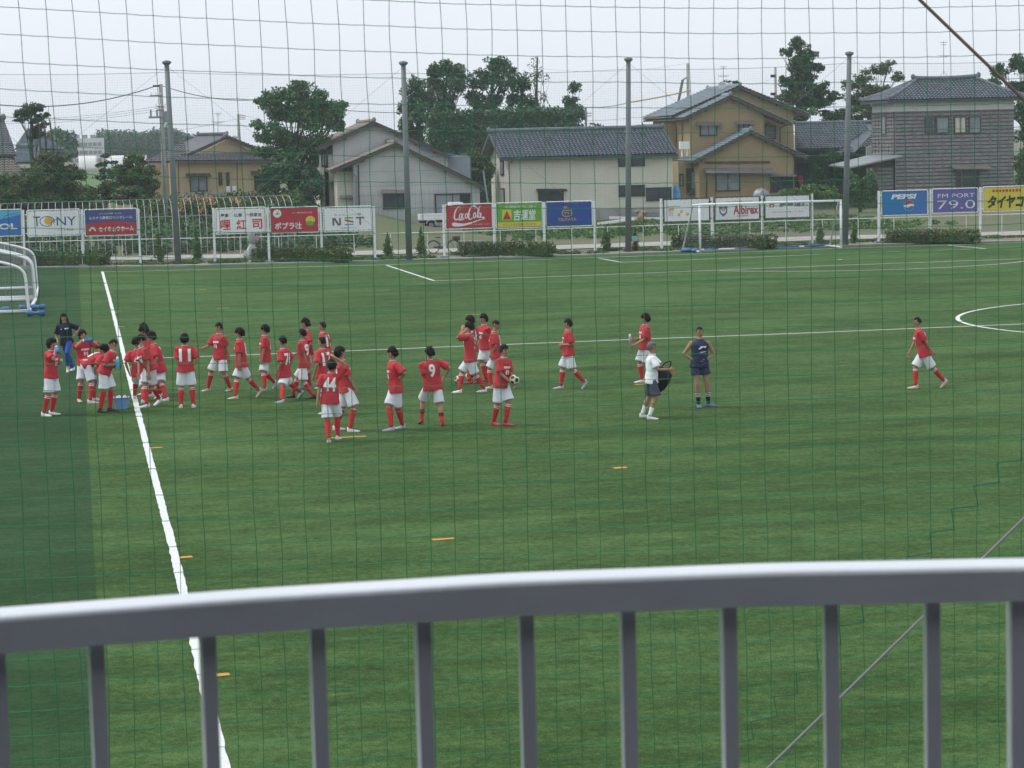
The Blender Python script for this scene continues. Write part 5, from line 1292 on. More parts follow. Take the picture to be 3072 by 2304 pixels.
b = MB(); b.loft([[bb+ex*x+ay_*.05+Vector((0, 0, z)) for x, z in ((-.45, .0), (-.45, .06), (.1, .09), (.13, -.02), (.05, -.1))], [bb+ex*x+ay_*.09+Vector((0, 0, z)) for x, z in ((-.45, .0), (-.45, .06), (.1, .09), (.13, -.02), (.05, -.1))]]); b.build("chain_guard", M_bike, o)
b = MB(); hb = c2+ex*.28+Vector((0, 0, .42)); b.box(hb+ex*-.12, (.34, .30, .24), (ex, ay_, Vector((0, 0, 1)))); b.build("basket", M_dark, o)
# small truck
tp = G(1300, 688); tp = Vector((Y(1263, 680, 165).x, 165, 0)); o = thing("small_truck", tp, "small white flatbed truck parked by the shed, half hidden by the red script board", "truck")
b = MB(); b.box(tp+Vector((1.0, .7, .64)), (2.0, 1.4, .06))
for yy in (0, 1.4): b.box(tp+Vector((1.0, yy, .82)), (2.0, .04, .36))
for xx in (0, 2.0): b.box(tp+Vector((xx, .7, .82)), (.04, 1.36, .36))
for k in range(5): b.box(tp+Vector((.1+k*.45, -.03, .82)), (.04, .03, .36))
b.box(tp+Vector((1.0, -.03, .99)), (2.04, .05, .04)); b.build("cargo_bed", M_bwhite, o)
b = MB(); b.prism([tp+Vector((2.05, .02, .35)), tp+Vector((3.25, .02, .35)), tp+Vector((3.3, .02, .95)), tp+Vector((2.95, .02, 1.75)), tp+Vector((2.1, .02, 1.75))], (0, 1.38, 0)); cb = b.build("cab", M_bwhite, o)
b = MB(); b.prism([tp+Vector((2.3, .0, 1.0)), tp+Vector((3.1, .0, 1.0)), tp+Vector((2.85, .0, 1.62)), tp+Vector((2.3, .0, 1.62))], (0, .03, 0)); b.build("window", M_glass, cb)
b = MB(); b.box(tp+Vector((1.3, .7, .48)), (2.6, .5, .14)); b.build("chassis", M_black, o)
for xx in (.72, 2.75):
    for yy in (.06, 1.34): wheel(o, tp+Vector((xx, yy, .27)), .22, Vector((0, 1, 0)), .06)
b = MB(); b.tube([tp+Vector((.72+.36*math.cos(t), -.02, .3+.34*math.sin(t))) for t in np.linspace(.2, 2.9, 9)], .025, 5); b.build("wheel_arch", M_bwhite, o)
b = MB(); b.box(tp+Vector((.02, .12, .56)), (.06, .16, .1)); b.build("tail_light", M_bred, o)
# timber and pipes lying by the barn
for n, (u0, v0, u1, v1, yy, wd, m, l) in enumerate(((1793, 671, 1903, 657, 158, .22, M_bwhite, "white gutter length lying in the grass by the barn"), (1870, 641, 1985, 636, 168, .16, M_galv, "grey plank on the timber stack by the barn's foundation"), (1865, 649, 1985, 645, 167, .16, M_wood, "lower plank on the timber stack by the barn"), (1828, 652, 1990, 655, 166, .12, M_bwhite, "thin pale plank in front of the timber stack"))):
    p, q = Y(u0, v0, yy), Y(u1, v1, yy); b = MB(); b.bar(p, q, wd, .14); b.bar(p+Vector((.1, .25, -.1)), q+Vector((-.2, .25, -.08)), wd*.8, .1); tag(b.build("plank", m), l, "plank", "planks lying by the barn")
p = Y(1922, 652, 165.5); b = MB(); b.tube([Vector((p.x, p.y, 0)), p, p+Vector((0, 0, .35))], [.3, .22, .18], 9); b.ball(p+Vector((.25, 0, .3)), (.3, .2, .18)); b.ball(p+Vector((-.2, .1, .4)), (.22, .2, .12)); tag(b.build("tree_stump", mat("straw stump", (.27, .21, .13), .9, .3, 5), None, True), "pale sawn stump with loose wood beside the timber stack", "stump")
p = Y(2029, 572, 176); b = MB(); b.loft([[p+Vector((r*math.cos(t)*.8, r*math.sin(t), z+.05*math.sin(3*t))) for t in np.linspace(0, 2*PI, 11)[:-1]] for z, r in ((-2.8, .33), (-.6, .38), (0, .32), (.3, .2), (.45, .06))]); tag(b.build("covered_bundle", M_ltarp, None, True), "upright bundle under a light blue sheet at the barn's corner", "bundle")
p = Y(2284, 578, 165); p2_ = Vector((p.x, p.y, 0)); b = MB(); b.loft([[Vector((p.x, p.y, z))+Vector((r*(1+.25*math.sin(2*t+z))*math.cos(t), r*.6*math.sin(t), .1*math.sin(3*t))) for t in np.linspace(0, 2*PI, 13)[:-1]] for z, r in ((0, .5), (p.z-.4, .55), (p.z-.15, .5), (p.z+.05, .42), (p.z+.2, .2), (p.z+.22, .02))]); tag(b.build("covered_heap", M_galv, None, True), "heap under a grey sheet showing above the navy shield board", "heap")
b = MB(); p, q = G(1340, 741), G(1412, 735); b.bar(Vector((p.x, 132, .35)), Vector((q.x, 132, .35)), .3, .3); tag(b.build("concrete_block", M_conc), "long concrete block lying behind the bicycle", "block")
# sapling wrapped in a plastic bag, with a pink tag
p = Y(757, 789, 125.6); p.z = 0; k = 125.6/FPX
o = thing("wrapped_sapling", p, "sapling wrapped in a tied grey plastic bag under the three red character board", "sapling")
b = MB(); R_l = ((.05, .55), (.13, .60), (.33, .52), (.55, .36), (.78, .16), (.86, .08)); 
b.loft([[p+Vector((r*math.cos(t)*(1+.12*math.sin(5*t)), r*.6*math.sin(t)*(1+.12*math.sin(5*t)), z+.13*max(0, math.cos(2*t))*(r > .3))) for t in np.linspace(0, 2*PI, 21)[:-1]] for z, r in [(z+.12, r*.72) for z, r in R_l]])
b.loft([[p+Vector((r*math.cos(t), r*.8*math.sin(t), z)) for t in np.linspace(0, 2*PI, 13)[:-1]] for z, r in ((.96, .07), (1.1, .15), (1.35, .17), (1.55, .13), (1.72, .06))])
b.build("plastic_bag", mat("grey plastic film", (.36, .39, .39), .3, .2, 4, .5, 9, spec=.6), o, True)
b = MB(); b.tube([p, p+Vector((0, 0, 1.7))], .03, 6); b.build("stem", M_bark, o)
b = MB(); q = p+Vector((.26, -.15, 1.26)); b.add([q+Vector((x, 0, z)) for x, z in ((-.12, -.05), (0, -.13), (.12, -.07), (.11, .10), (.02, .14), (-.1, .09))]+[q+Vector((x, .02, z)) for x, z in ((-.12, -.05), (0, -.13), (.12, -.07), (.11, .10), (.02, .14), (-.1, .09))], [tuple(range(6)), tuple(range(11, 5, -1))]+[(i, (i+1) % 6, (i+1) % 6+6, i+6) for i in range(6)]); b.build("pink_tag", mat("pink card", (.65, .30, .42), .6, .1, 4), o)
# ------------------------------------------------------------------ people
M_skin = mat("skin", (.36, .205, .13), .6, .06, 8)
M_lip = mat("lips", (.26, .10, .08), .5, .05, 8)
M_eye = mat("eyes and brows", (.02, .016, .014), .5, .05, 8)
M_hair = mat("black hair", (.010, .009, .009), .6, .4, 30, spec=.15)
M_hairg = mat("grey hair", (.12, .12, .12), .6, .4, 30)
M_shirt = mat("red shirt cloth", (.47, .040, .052), .85, .08, 4)
M_polo = mat("navy polo cloth", (.016, .018, .038), .85, .1, 4)
M_whites = mat("white cloth", (.76, .79, .83), .85, .05, 4)
M_wshort = mat("white shorts cloth", (.66, .69, .74), .85, .05, 4)
M_slate = mat("slate shorts cloth", (.055, .068, .095), .85, .1, 4)
M_navy = mat("navy cloth", (.026, .034, .078), .85, .1, 4)
M_trk = mat("blue track trousers", (.025, .075, .30), .8, .1, 4)
M_sock = mat("red sock", (.52, .030, .040), .85, .08, 8)
M_sockd = mat("dark red sock band", (.16, .012, .018), .85, .08, 8)
M_sockk = mat("black sock", (.015, .016, .022), .85, .08, 8)
M_bootw = mat("white boot", (.66, .66, .64), .4, .08, 10)
M_bootb = mat("beige boot", (.52, .47, .36), .45, .08, 10)
M_bootk = mat("black boot", (.022, .022, .026), .35, .1, 10)
M_bootr = mat("red boot", (.36, .025, .045), .4, .1, 10)
M_bootu = mat("blue boot", (.08, .13, .28), .4, .15, 10)
M_boots = mat("silver boot", (.36, .39, .44), .35, .1, 10)
M_sole = mat("dark sole", (.05, .05, .055), .6, .1, 10)
M_trim = mat("pale collar trim", (.50, .48, .62), .7, .05, 10)
BOOT = dict(w=M_bootw, b=M_bootb, k=M_bootk, r=M_bootr, u=M_bootu, s=M_boots)
Z = Vector((0, 0, 1))

def remesh(mb, name, mats, vox, smooth_it=0, parent=None, wrinkle=0, keep=False):
    me = mb.mesh(name, mats, True)
    o = bpy.data.objects.new(name, me); COL.objects.link(o)
    m = o.modifiers.new("r", 'REMESH'); m.mode = 'VOXEL'; m.voxel_size = vox; m.use_smooth_shade = True
    if smooth_it:
        s = o.modifiers.new("s", 'SMOOTH'); s.iterations = smooth_it; s.factor = .5
    r = bpy.data.meshes.new_from_object(o.evaluated_get(bpy.context.evaluated_depsgraph_get()))
    bpy.data.objects.remove(o); bpy.data.meshes.remove(me)
    r.name = name; h = len(r.vertices)*.37; r.materials.clear()
    for q in mats: r.materials.append(q)
    if wrinkle:
        n = len(r.vertices); co = np.empty(n*3); r.vertices.foreach_get("co", co); co = co.reshape(-1, 3); no = np.empty(n*3); r.vertices.foreach_get("normal", no); no = no.reshape(-1, 3)
        d = np.array([noise.noise((p[0]*8+p[2]*5+h, p[1]*8, p[2]*5)) + .6*noise.noise((p[0]*21, p[1]*21-p[2]*8, p[2]*12)) for p in co])
        co += no*(d*wrinkle)[:, None]; r.vertices.foreach_set("co", co.ravel()); r.update()
    return r
def ik(a, b, l1, l2, hint):
    d = b-a; L = d.length
    if L > (l1+l2)*.999: b = a+d.normalized()*(l1+l2)*.999; d = b-a; L = d.length
    x = (l1*l1-l2*l2+L*L)/(2*L); h = math.sqrt(max(0, l1*l1-x*x)); e = d.normalized()
    n = hint-e*hint.dot(e)
    n = n.normalized() if n.length > 1e-4 else e.orthogonal().normalized()
    return a+e*x+n*h, b
def ell(c, a, b, ra, rb, n=14, p=1.0):
    return [c+a*(ra*math.copysign(abs(math.cos(t))**p, math.cos(t)))+b*(rb*math.copysign(abs(math.sin(t))**p, math.sin(t))) for t in [2*PI*i/n for i in range(n)]]
CROP = {'A': (0, 900, .27125), 'B': (500, 900, .27125), 'C': (900, 900, .27125), 'D': (1300, 900, .27125), 'E': (1800, 900, .27125), 'F': (2400, 850, .3038)}
PEOPLE = []

def person(crop, head, fr, fl, h, label, hr=None, hl=None, hy=0, hp=8, hip=None, er=None, el=None, num=None, chest=True, boot='w', sock='stripe', hair='short',
           shirt=M_shirt, shorts=M_wshort, hem=.0, s=None, hd=0, female=False, group="red shirted players on the pitch", tilt=0, long_shorts=.92, toe=(8, -8), wide=1.0, squat=False):
    ox, oy, k = CROP[crop]
    px = lambda p: (ox+p[0]*k, oy+p[1]*k)
    gr, gl = G(*px(fr)), G(*px(fl))
    ba = (gr+gl)/2
    vh = Vector((ba.x, ba.y, 0)).normalized(); rh = Vector((vh.y, -vh.x, 0))
    def at(p, dep=0.0):
        d = ray(*px(p)); q = ba-vh*dep
        return CAM+d*((q-CAM).dot(vh)/d.dot(vh))
    a_ = math.radians(h); fwd = (-vh*math.cos(a_)+rh*math.sin(a_)).normalized(); R = fwd.cross(Z)
    ht = at(head, hd)
    S = s or ht.z/1.715
    hair_up = .02*S
    # pelvis and spine
    P = at(hip, 0) if hip else Vector((ba.x*.55+ht.x*.45, ba.y*.55+ht.y*.45, .93*S))
    ankles = []; feet = []
    for i, (f_, g_) in enumerate(((fr, gr), (fl, gl))):
        lift = f_[2] if len(f_) > 2 else 0
        ty = math.radians(toe[i]); td = (fwd*math.cos(ty)+R*math.sin(ty)).normalized()
        if lift:
            t_ = math.radians(lift); ball = g_+Z*.02+td*.02; ank = ball-td*(.15*S*math.cos(t_))+Z*(.15*S*math.sin(t_)+.07*S*math.cos(t_))
            fd = (td*math.cos(t_)-Z*math.sin(t_)).normalized()
        else:
            ank = g_-td*.055*S+Z*.085*S; fd = td
        ankles.append(ank); feet.append((ank, fd, td))
    hips = lambda: [P+R*.088*S, P-R*.088*S]
    lg = (.852 if not squat else .80)*S
    P.z = min(a.z+math.sqrt(max(.05, lg**2-(a.x-x.x)**2-(a.y-x.y)**2)) for x, a in zip(hips(), ankles))
    hc0 = ht-Z*.125*S
    dirn = (hc0-P).normalized(); D = (hc0-P).length
    tl = min(max(D-.170*S, .44*S), .56*S)
    up = dirn; N = P+up*tl
    Rt = (R-up*R.dot(up)).normalized(); F = up.cross(Rt)
    hyr = math.radians(hy); hf = (fwd*math.cos(hyr)+R*math.sin(hyr)).normalized()
    hu = (Z*.75+up*.25).normalized(); hpr = math.radians(hp)
    hf = (hf-hu*hf.dot(hu)).normalized(); hf, hu = hf*math.cos(hpr)-hu*math.sin(hpr), hu*math.cos(hpr)+hf*math.sin(hpr)
    HR = hf.cross(hu)
    tr = math.radians(tilt); hu, HR = hu*math.cos(tr)+HR*math.sin(tr), HR*math.cos(tr)-hu*math.sin(tr)
    HC = N+(hc0-N).normalized()*min((hc0-N).length, .20*S)
    if (ht-hu*.125*S-N).length < .24*S: HC = ht-hu*.128*S
    sh = [N-up*.055*S+Rt*.178*S*wide, N-up*.055*S-Rt*.178*S*wide]
    # limbs
    b = MB(); kn = []
    for i in (0, 1):
        H_ = hips()[i]; K, A = ik(H_, ankles[i], .435*S, .425*S, fwd+Z*.05+(R if i == 0 else -R)*.12); kn.append((H_, K, A))
        th = H_.lerp(K, .5); cf = K.lerp(A, .32)-fwd*.012*S
        b.tube([H_+Z*.05, H_, th, K, cf, K.lerp(A, .7), A], [q*S for q in (.08, .088, .074, .054, .058, .042, .036)], 12)
        an, fd, td = feet[i]; b.tube([an-Z*.02, an-fd*.02-Z*.045*S, an+fd*.06*S-Z*.055*S], [.034*S, .028*S, .016*S], 10)
    arms = []
    for i, (hh, eh) in enumerate(((hr, er), (hl, el))):
        sg = 1 if i == 0 else -1
        if hh is None: W = sh[i]-Z*.47*S+Rt*sg*.07*S+fwd*.05*S
        elif len(hh) == 3 and isinstance(hh[2], str): W = P+R*hh[0]+fwd*hh[1]+Z*float(hh[2])
        else: W = at(hh, hh[2])
        hint = (Vector(eh[0]*R+eh[1]*fwd+eh[2]*Z) if eh else (-fwd*.6-Z*.25+Rt*sg*.5))
        E_, W = ik(sh[i], W, .285*S, .255*S, hint); arms.append((sh[i], E_, W))
        b.tube([sh[i]-Rt*sg*.03*S, sh[i], sh[i].lerp(E_, .5), E_, E_.lerp(W, .3), W], [q*S for q in (.045, .05, .043, .036, .036, .025)], 10)
        # hand: palm and five fingers
        fa = (W-E_).normalized(); pn = (-Rt*sg); pn = (pn-fa*pn.dot(fa)); pn = pn.normalized() if pn.length > .15 else fa.orthogonal().normalized(); wv = fa.cross(pn)
        if wv.dot(fwd) < 0 and abs(wv.dot(fwd)) > .2: wv = -wv
        hs = S*1.0
        b.loft([ell(W-fa*.02, wv, pn, .024*hs, .018*hs, 10), ell(W+fa*.03*hs, wv, pn, .038*hs, .017*hs, 10), ell(W+fa*.085*hs, wv, pn, .042*hs, .014*hs, 10), ell(W+fa*.094*hs, wv, pn, .03*hs, .008*hs, 10)])
        curl = .55
        for q, ln in ((-1.5, .062), (-.5, .075), (.5, .080), (1.5, .070)):
            r0 = W+fa*.085*hs+wv*(q*.0235*hs); d1 = (fa+wv*q*.10+pn*.15).normalized(); d2 = (fa*(1-curl)+pn*curl+wv*q*.06).normalized()
            b.tube([r0-fa*.02, r0+d1*ln*.5*hs, r0+d1*ln*.5*hs+d2*ln*.5*hs], [.0092*hs, .0088*hs, .0075*hs], 7)
        t0_ = W+fa*.03*hs+wv*.034*hs; d1 = (fa*.6+wv*.75+pn*.3).normalized(); b.tube([t0_-wv*.01, t0_+d1*.035*hs, t0_+d1*.035*hs+(fa*.9+pn*.4).normalized()*.03*hs], [.012*hs, .0105*hs, .008*hs], 7)
    # torso, neck, head
    T = lambda t, w_, d_, fo=0: ell(P+up*(tl*t)+F*fo*S, Rt, F, w_*S*wide, d_*S, 16)
    b.loft([T(-.17, .10, .085), T(-.08, .155, .105), T(.06, .155, .105), T(.3, .132, .095), T(.55, .152, .108), T(.78, .168, .108), T(.92, .13, .085), T(1.0, .066, .06), T(1.08, .052, .055)])
    b.tube([N-up*.03, N+(HC-N)*.55+hf*.008, HC-hu*.04-hf*.01], [.055*S, .050*S, .05*S], 12)
    b.ball(HC, (.072*S, .092*S, .112*S), (HR, hf, hu), 18, 14)
    b.ball(HC+hf*.030*S-hu*.062*S, (.052*S, .052*S, .05*S), (HR, hf, hu), 14, 10)
    b.tube([HC+hf*.088*S+hu*.012*S, HC+hf*.103*S-hu*.022*S, HC+hf*.088*S-hu*.03*S], [.009*S, .014*S, .012*S], 8)
    for sg in (1, -1): b.ball(HC+HR*sg*.073*S-hu*.008*S-hf*.008*S, (.012*S, .020*S, .030*S), (HR, hf, hu), 8, 6)
    o = thing("person", ba, label, "person", group)
    me = remesh(b, "body", [M_skin, M_eye, M_lip], .0085, 1)
    n = len(me.polygons); ce = np.empty(n*3); me.polygons.foreach_get("center", ce); ce = ce.reshape(-1, 3)-np.array(HC); x = ce@np.array(HR); y = ce@np.array(hf); z = ce@np.array(hu)
    mi = np.zeros(n, np.int32); fr_ = y > .045*S
    mi[fr_ & (abs(abs(x)-.031*S) < .016*S) & (abs(z-.006*S) < .0075*S)] = 1; mi[fr_ & (abs(abs(x)-.032*S) < .020*S) & (abs(z-.030*S) < .005*S)] = 1; mi[fr_ & (abs(x) < .024*S) & (abs(z+.058*S) < .006*S)] = 2
    me.polygons.foreach_set("material_index", mi); link_mesh("body", me, o)
    # hair
    b = MB(); nl, mt = 28, 18; rings = []
    ax = dict(short=(.090, .110, .132, .30, .010), long=(.094, .116, .134, .30, .014), buzz=(.0785, .099, .1195, .42, .003), spiky=(.090, .110, .138, .30, .026), mop=(.100, .121, .138, .20, .017), female=(.096, .114, .132, .34, .008))[hair]
    low = dict(short=-.55, long=-.8, buzz=-.35, spiky=-.5, mop=-.72, female=-.98)[hair]
    for i in range(mt+1):
        t = PI*(i+.02)/(mt+.04); rg = []
        for q in range(nl):
            a = 2*PI*q/nl; d = Vector((math.sin(t)*math.cos(a), math.sin(t)*math.sin(a), -math.cos(t)))
            face = d.y > .12 and d.z < ax[3]+.10*math.sin(a*7+h) and abs(d.x) < .93
            side = d.y > -.10 and d.z < (-.28 if hair in ('short', 'mop', 'long', 'spiky') else -.05)
            f = .72 if (face or side or d.z < low) else 1.0
            if hair == 'female' and d.y <= .25: f = 1.0
            wob = ax[4]*(noise.noise((d.x*4+h*.37+head[0], d.y*4, d.z*4))+.9*noise.noise((d.x*11, d.y*11+h, d.z*9)))
            rg.append(HC+(HR*(d.x*ax[0])+hf*(d.y*ax[1]-.006)+hu*(d.z*ax[2]+.004))*(f*S)+ (HR*d.x+hf*d.y+hu*d.z)*(wob*S*f*1.3))
        rings.append(rg)
    b.loft(rings)
    if hair == 'female':
        for sg in (-1, 0, 1): b.tube([HC+HR*sg*.065-hf*.03, HC+HR*sg*.085-hf*.045-hu*.12, HC+HR*sg*.10-hf*(.03 if sg else .07)-hu*.24, HC+HR*sg*.10-hf*.02-hu*.33], [.045, .045, .04, .012], 8)
    b.build("hair", M_hairg if shirt is M_whites else M_hair, o, True)
    # shirt
    b = MB(); hm = -.20-hem
    b.loft([T(hm, .212, .160), T(hm+.06, .210, .158), T(0, .198, .148), T(.3, .176, .134), T(.6, .184, .140), T(.8, .192, .130), T(.92, .15, .10), T(1.0, .083, .074), T(1.05, .066, .066)])
    sl = .30 if shirt is M_navy else .80
    if shirt is not M_navy:
        for i, (s_, e_, w_) in enumerate(arms):
            sg = 1 if i == 0 else -1; q = s_.lerp(e_, sl)
            b.tube([s_-Rt*sg*.06*S+up*.0, s_-up*.005, s_.lerp(e_, .45), q, q+(e_-s_)*.02], [q_*S for q_ in (.062, .070, .078, .088, .086)], 14)
    me = remesh(b, "shirt", [shirt], .0125, 2, wrinkle=.013*S)
    sh_o = link_mesh("shirt", me, o)
    b = MB(); rg = ell(N+up*.018*S, Rt, F, .066*S, .066*S, 18); rg.append(rg[0]); b.tube(rg, .010*S, 6, False); b.build("collar", M_trim if shirt is M_shirt else shirt, o, True)
    # numbers and chest marks wrap the cloth
    L = LOC[o.name]; bv = BVHTree.FromPolygons([v.co+L for v in me.vertices], [tuple(p.vertices) for p in me.polygons])
    def wrap(mesh, name, C, ex, ey, en, m):
        bm = bmesh.new(); bm.from_mesh(mesh)
        for cx_ in np.arange(-.2, .2, .025): bmesh.ops.bisect_plane(bm, geom=bm.verts[:]+bm.edges[:]+bm.faces[:], plane_co=(cx_, 0, 0), plane_no=(1, 0, 0))
        for cy_ in np.arange(-.2, .2, .04): bmesh.ops.bisect_plane(bm, geom=bm.verts[:]+bm.edges[:]+bm.faces[:], plane_co=(0, cy_, 0), plane_no=(0, 1, 0))
        for v in bm.verts:
            q = C+ex*v.co.x+ey*v.co.y+en*.4; hit = bv.ray_cast(q, -en, .6)
            v.co = (hit[0]+en*.006) if hit[0] else C+ex*v.co.x+ey*v.co.y
        bm.to_mesh(mesh); bm.free(); mesh.materials.clear(); mesh.materials.append(m); return link_mesh(name, mesh, sh_o)
    if num:
        C = P+up*(tl*.60)-F*.1; wrap(fit(glyphs(num, .035), (.27 if len(num) > 1 else .145)*S, .29*S), "shirt_number", C, Rt, up, -F, M_txtw)
    if chest and shirt is M_shirt:
        q = MB(); Wd = .026*S
        for i in range(8): q.add([((-4+i)*Wd+x*Wd, y*S, 0) for x, y in ((0, -.022), (.82, -.022), (.82, .024), (0, .024))], [(0, 1, 2, 3)])
        C = P+up*(tl*.66)+F*.1; wrap(q.mesh("chest_lettering", M_txtw), "chest_lettering", C, -Rt, up, F, M_txtw)
        q = MB()
        for x0 in (-.05, .012): q.add([((x0+x)*S, y*S, 0) for x, y in ((0, -.05), (.035, -.05), (.035, .04), (0, .04))], [(0, 1, 2, 3)])
        C = P+up*(tl*.47)+F*.1; wrap(q.mesh("chest_number", M_txtw), "chest_number", C, -Rt, up, F, M_txtw)
    # shorts or trousers
    b = MB(); track = shorts is M_trk
    PT = lambda z_, w_, d_: ell(P+Z*(z_*S), R, fwd, w_*S, d_*S, 16)
    b.loft([PT(-.12, .160, .115), PT(-.05, .168, .120), PT(.04, .160, .115), PT(.12, .14, .10)])
    for H_, K, A in kn:
        e_ = (A.lerp(K, .08)) if track else H_.lerp(K, long_shorts)
        pts = [H_+Z*.02*S, H_.lerp(K, .4), K, A.lerp(K, .08)] if track else [H_+Z*.02*S, H_.lerp(e_, .5), e_-(e_-H_)*.03, e_]
        b.tube(pts, [q*S for q in ((.092, .09, .072, .072) if track else (.092, .108, .122, .121))], 16)
    link_mesh("trousers" if track else "shorts", remesh(b, "shorts", [shorts], .013, 2, wrinkle=.008*S), o)
    # socks and boots
    for i, (H_, K, A) in enumerate(kn):
        an, fd, td = feet[i]
        if not track:
            prof_ = [(.03, .058), (.10, .0615), (.13, .063), (.165, .0645), (.19, .065), (.225, .066), (.25, .0665), (.34, .066), (.5, .060), (.7, .049), (.88, .043), (1.0, .043)]
            t0 = {'stripe': .08, 'plain': .05, 'short': .5, 'black': .42, 'white': .55, 'blue': .06}[sock]; b = MB(); cs = []
            tt = [t0, t0+.02, t0+.055, t0+.10, t0+.135, t0+.18, t0+.215, t0+.26, t0+.28, .55 if t0 < .25 else t0+.30, .75 if t0 < .4 else .86, .92, 1.0]
            for t_ in tt:
                c_ = K.lerp(A, t_)-fwd*.012*S*max(0, 1-abs(t_-.32)/.4); r_ = float(np.interp(t_, [p[0] for p in prof_], [p[1] for p in prof_]))*S
                tang = (A-K).normalized(); xx = tang.cross(fwd).normalized(); b_ = ell(c_, xx, tang.cross(xx), r_, r_, 14); cs.append(b_)
            b.loft(cs); nf = 14
            base_m = dict(black=M_sockk, white=M_whites).get(sock, M_sock)
            alt = dict(short=M_sockd, blue=M_trim).get(sock, M_txtw)
            white = dict(stripe=(1, 3), black=(1, 3, 5), short=(0, 1, 2, 3, 4, 5), blue=(0, 1)).get(sock, ())
            b.m = [1 if (j//nf) in white else 0 for j in range(len(cs)*nf-nf)]+[0, 0]
            b.build("sock", [base_m, alt], o, True)
        sd_ = fd.cross(Z); sd_ = sd_.normalized() if sd_.length > .1 else R; un = sd_.cross(fd).normalized()
        if un.dot(Z) < 0 and abs(fd.z) < .9: un = -un
        b = MB(); rg = []
        for x_, w_, t_, lo in ((-.062, .020, .015, -.078), (-.055, .032, .02, -.084), (-.02, .037, .015, -.085), (.03, .039, -.012, -.083), (.08, .045, -.030, -.085), (.13, .048, -.040, -.085), (.17, .043, -.050, -.084), (.195, .030, -.058, -.080), (.203, .014, -.064, -.074)):
            c_ = an+fd*(x_*S)
            rg.append([c_+sd_*(w_*S*c1)+un*((lo+(t_-lo)*u1)*S) for c1, u1 in ((-.9, 0), (.9, 0), (1, .2), (.95, .55), (.6, .9), (0, 1), (-.6, .9), (-.95, .55), (-1, .2))])
        b.loft(rg); b.m = [1 if (j % 9) == 0 else 0 for j in range(8*9)]+[0, 0]
        b.build("boot", [BOOT[boot], M_sole], o, True)
    if shirt is M_whites or shirt is M_navy or shirt is M_polo: pass
    info = dict(o=o, P=P, N=N, hands=[a[2]+(a[2]-a[1]).normalized()*.07 for a in arms], fwd=fwd, R=R, at=at, ba=ba, rh=rh, vh=vh, S=S, HC=HC, hf=hf, up=up, F=F, Rt=Rt, tl=tl, wrap=wrap)
    PEOPLE.append(info); return info
# --- group at the touchline
A1 = person('A', (565, 420), (510, 1288), (600, 1270), 62, "player in red drinking from a blue bottle, white boots, standing alone beyond the touchline group", hr=(612, 560, .22), hl=(665, 695, .0), er=(1, .2, -.9), hy=0, hp=-6, hair='mop', hip=(565, 880), num="7")
A2 = person('A', (700, 145), (800, 782), (748, 800, 45), -18, "woman in navy polo and blue track trousers walking with long dark hair", hr=(640, 470, .05), hl=(830, 380, .1), hair='female', shirt=M_polo, shorts=M_trk, chest=False, hy=-10, hp=5, s=.97, group=None, hem=.02)
A3 = person('A', (905, 328), (880, 1128), (1062, 1108), 22, "player in red drinking, both hands raised to a blue bottle, behind the bending player", hr=(905, 450, .18), hl=(1000, 450, .16), er=(1, .1, -.7), el=(-1, .1, -.7), hp=-10, hair='mop', num=None, boot='b', s=1.0)
A4 = person('A', (1195, 520), (1025, 1145), (1065, 1115), 105, "player in red bending deep over, back to the camera, near the bin", hr=(1055, 840, .12), hl=(1050, 870, -.2), hip=(950, 790), hair='mop', num="1", s=1.03, hp=55, hd=-.05, chest=False)
A5 = person('A', (1282, 435), (1135, 1245), (1245, 1232), 68, "crop haired player in red looking down at a cyan bottle, in black boots", hr=(1275, 715, .18), hl=(1320, 740, .05), hair='buzz', hip=(1160, 830), boot='k', sock='plain', hp=28, s=1.04)
A6 = person('A', (1525, 398), (1600, 1190), (1715, 1165, 25), -62, "player in red leaning over, stepping down the touchline group", hr=(1535, 850, .15), hl=(1650, 845, .25), hip=(1665, 790), hair='short', hp=40, s=1.05, num="9")
A7 = person('A', (1500, 358), (1590, 1140), (1490, 1095), 168, "player in red with a four on his back in the touchline group", hip=(1540, 800), hair='mop', num="4", chest=False, boot='w', hr=(1490, 790, .0), hp=20)
A8 = person('A', (1665, 318), (1815, 1122), (1720, 1090, 20), -95, "player in red walking with trailing leg behind the touchline group", hip=(1770, 760), hair='mop', num="7", hp=12)
A9 = person('A', (1572, 285), (1640, 1075), (1700, 1070), -80, "player in red half hidden in the middle of the tight touchline group", hair='mop', hp=15, num="5")
A10 = person('A', (1575, 253), (1590, 1050), (1650, 1046), -70, "player in red at the back of the tight touchline group, only head showing", hair='short', hp=10)
# --- walkers
B1 = person('B', (195, 370), (300, 1190), (158, 1195), 178, "player in red number 11, back turned, hands clasped behind", num="11", hair='mop', hl=(215, 748, -.02), hr=(265, 750, -.0), chest=False, hp=6, hip=(212, 850), er=(1, -.5, -.3), el=(-1, -.5, -.3), boot='w')
B1h = PEOPLE[-1]
B2 = person('B', (570, 250), (440, 1010), (690, 1008), -48, "player in red striding with one arm stretched out sideways", hr=(375, 540, .05), hl=(695, 665, .05), hair='short', hip=(595, 690), hp=6, hy=-5, boot='b', er=(.3, .3, -.8))
B3 = person('B', (795, 308), (740, 1098), (985, 1075, 48), -98, "player in red with beige boots, pushing off the trailing foot", hl=(810, 780, .18), hr=(800, 760, -.2), hip=(830, 790), hair='mop', num="8", boot='b', hp=10)
B4 = person('B', (1078, 275), (1065, 1010), (1165, 985, 55), -88, "player in red crossing the halfway line with silver soled boots, arm hanging forward", hl=(1050, 690, .2), hip=(1095, 660), hair='mop', num="6", boot='s', hp=10)
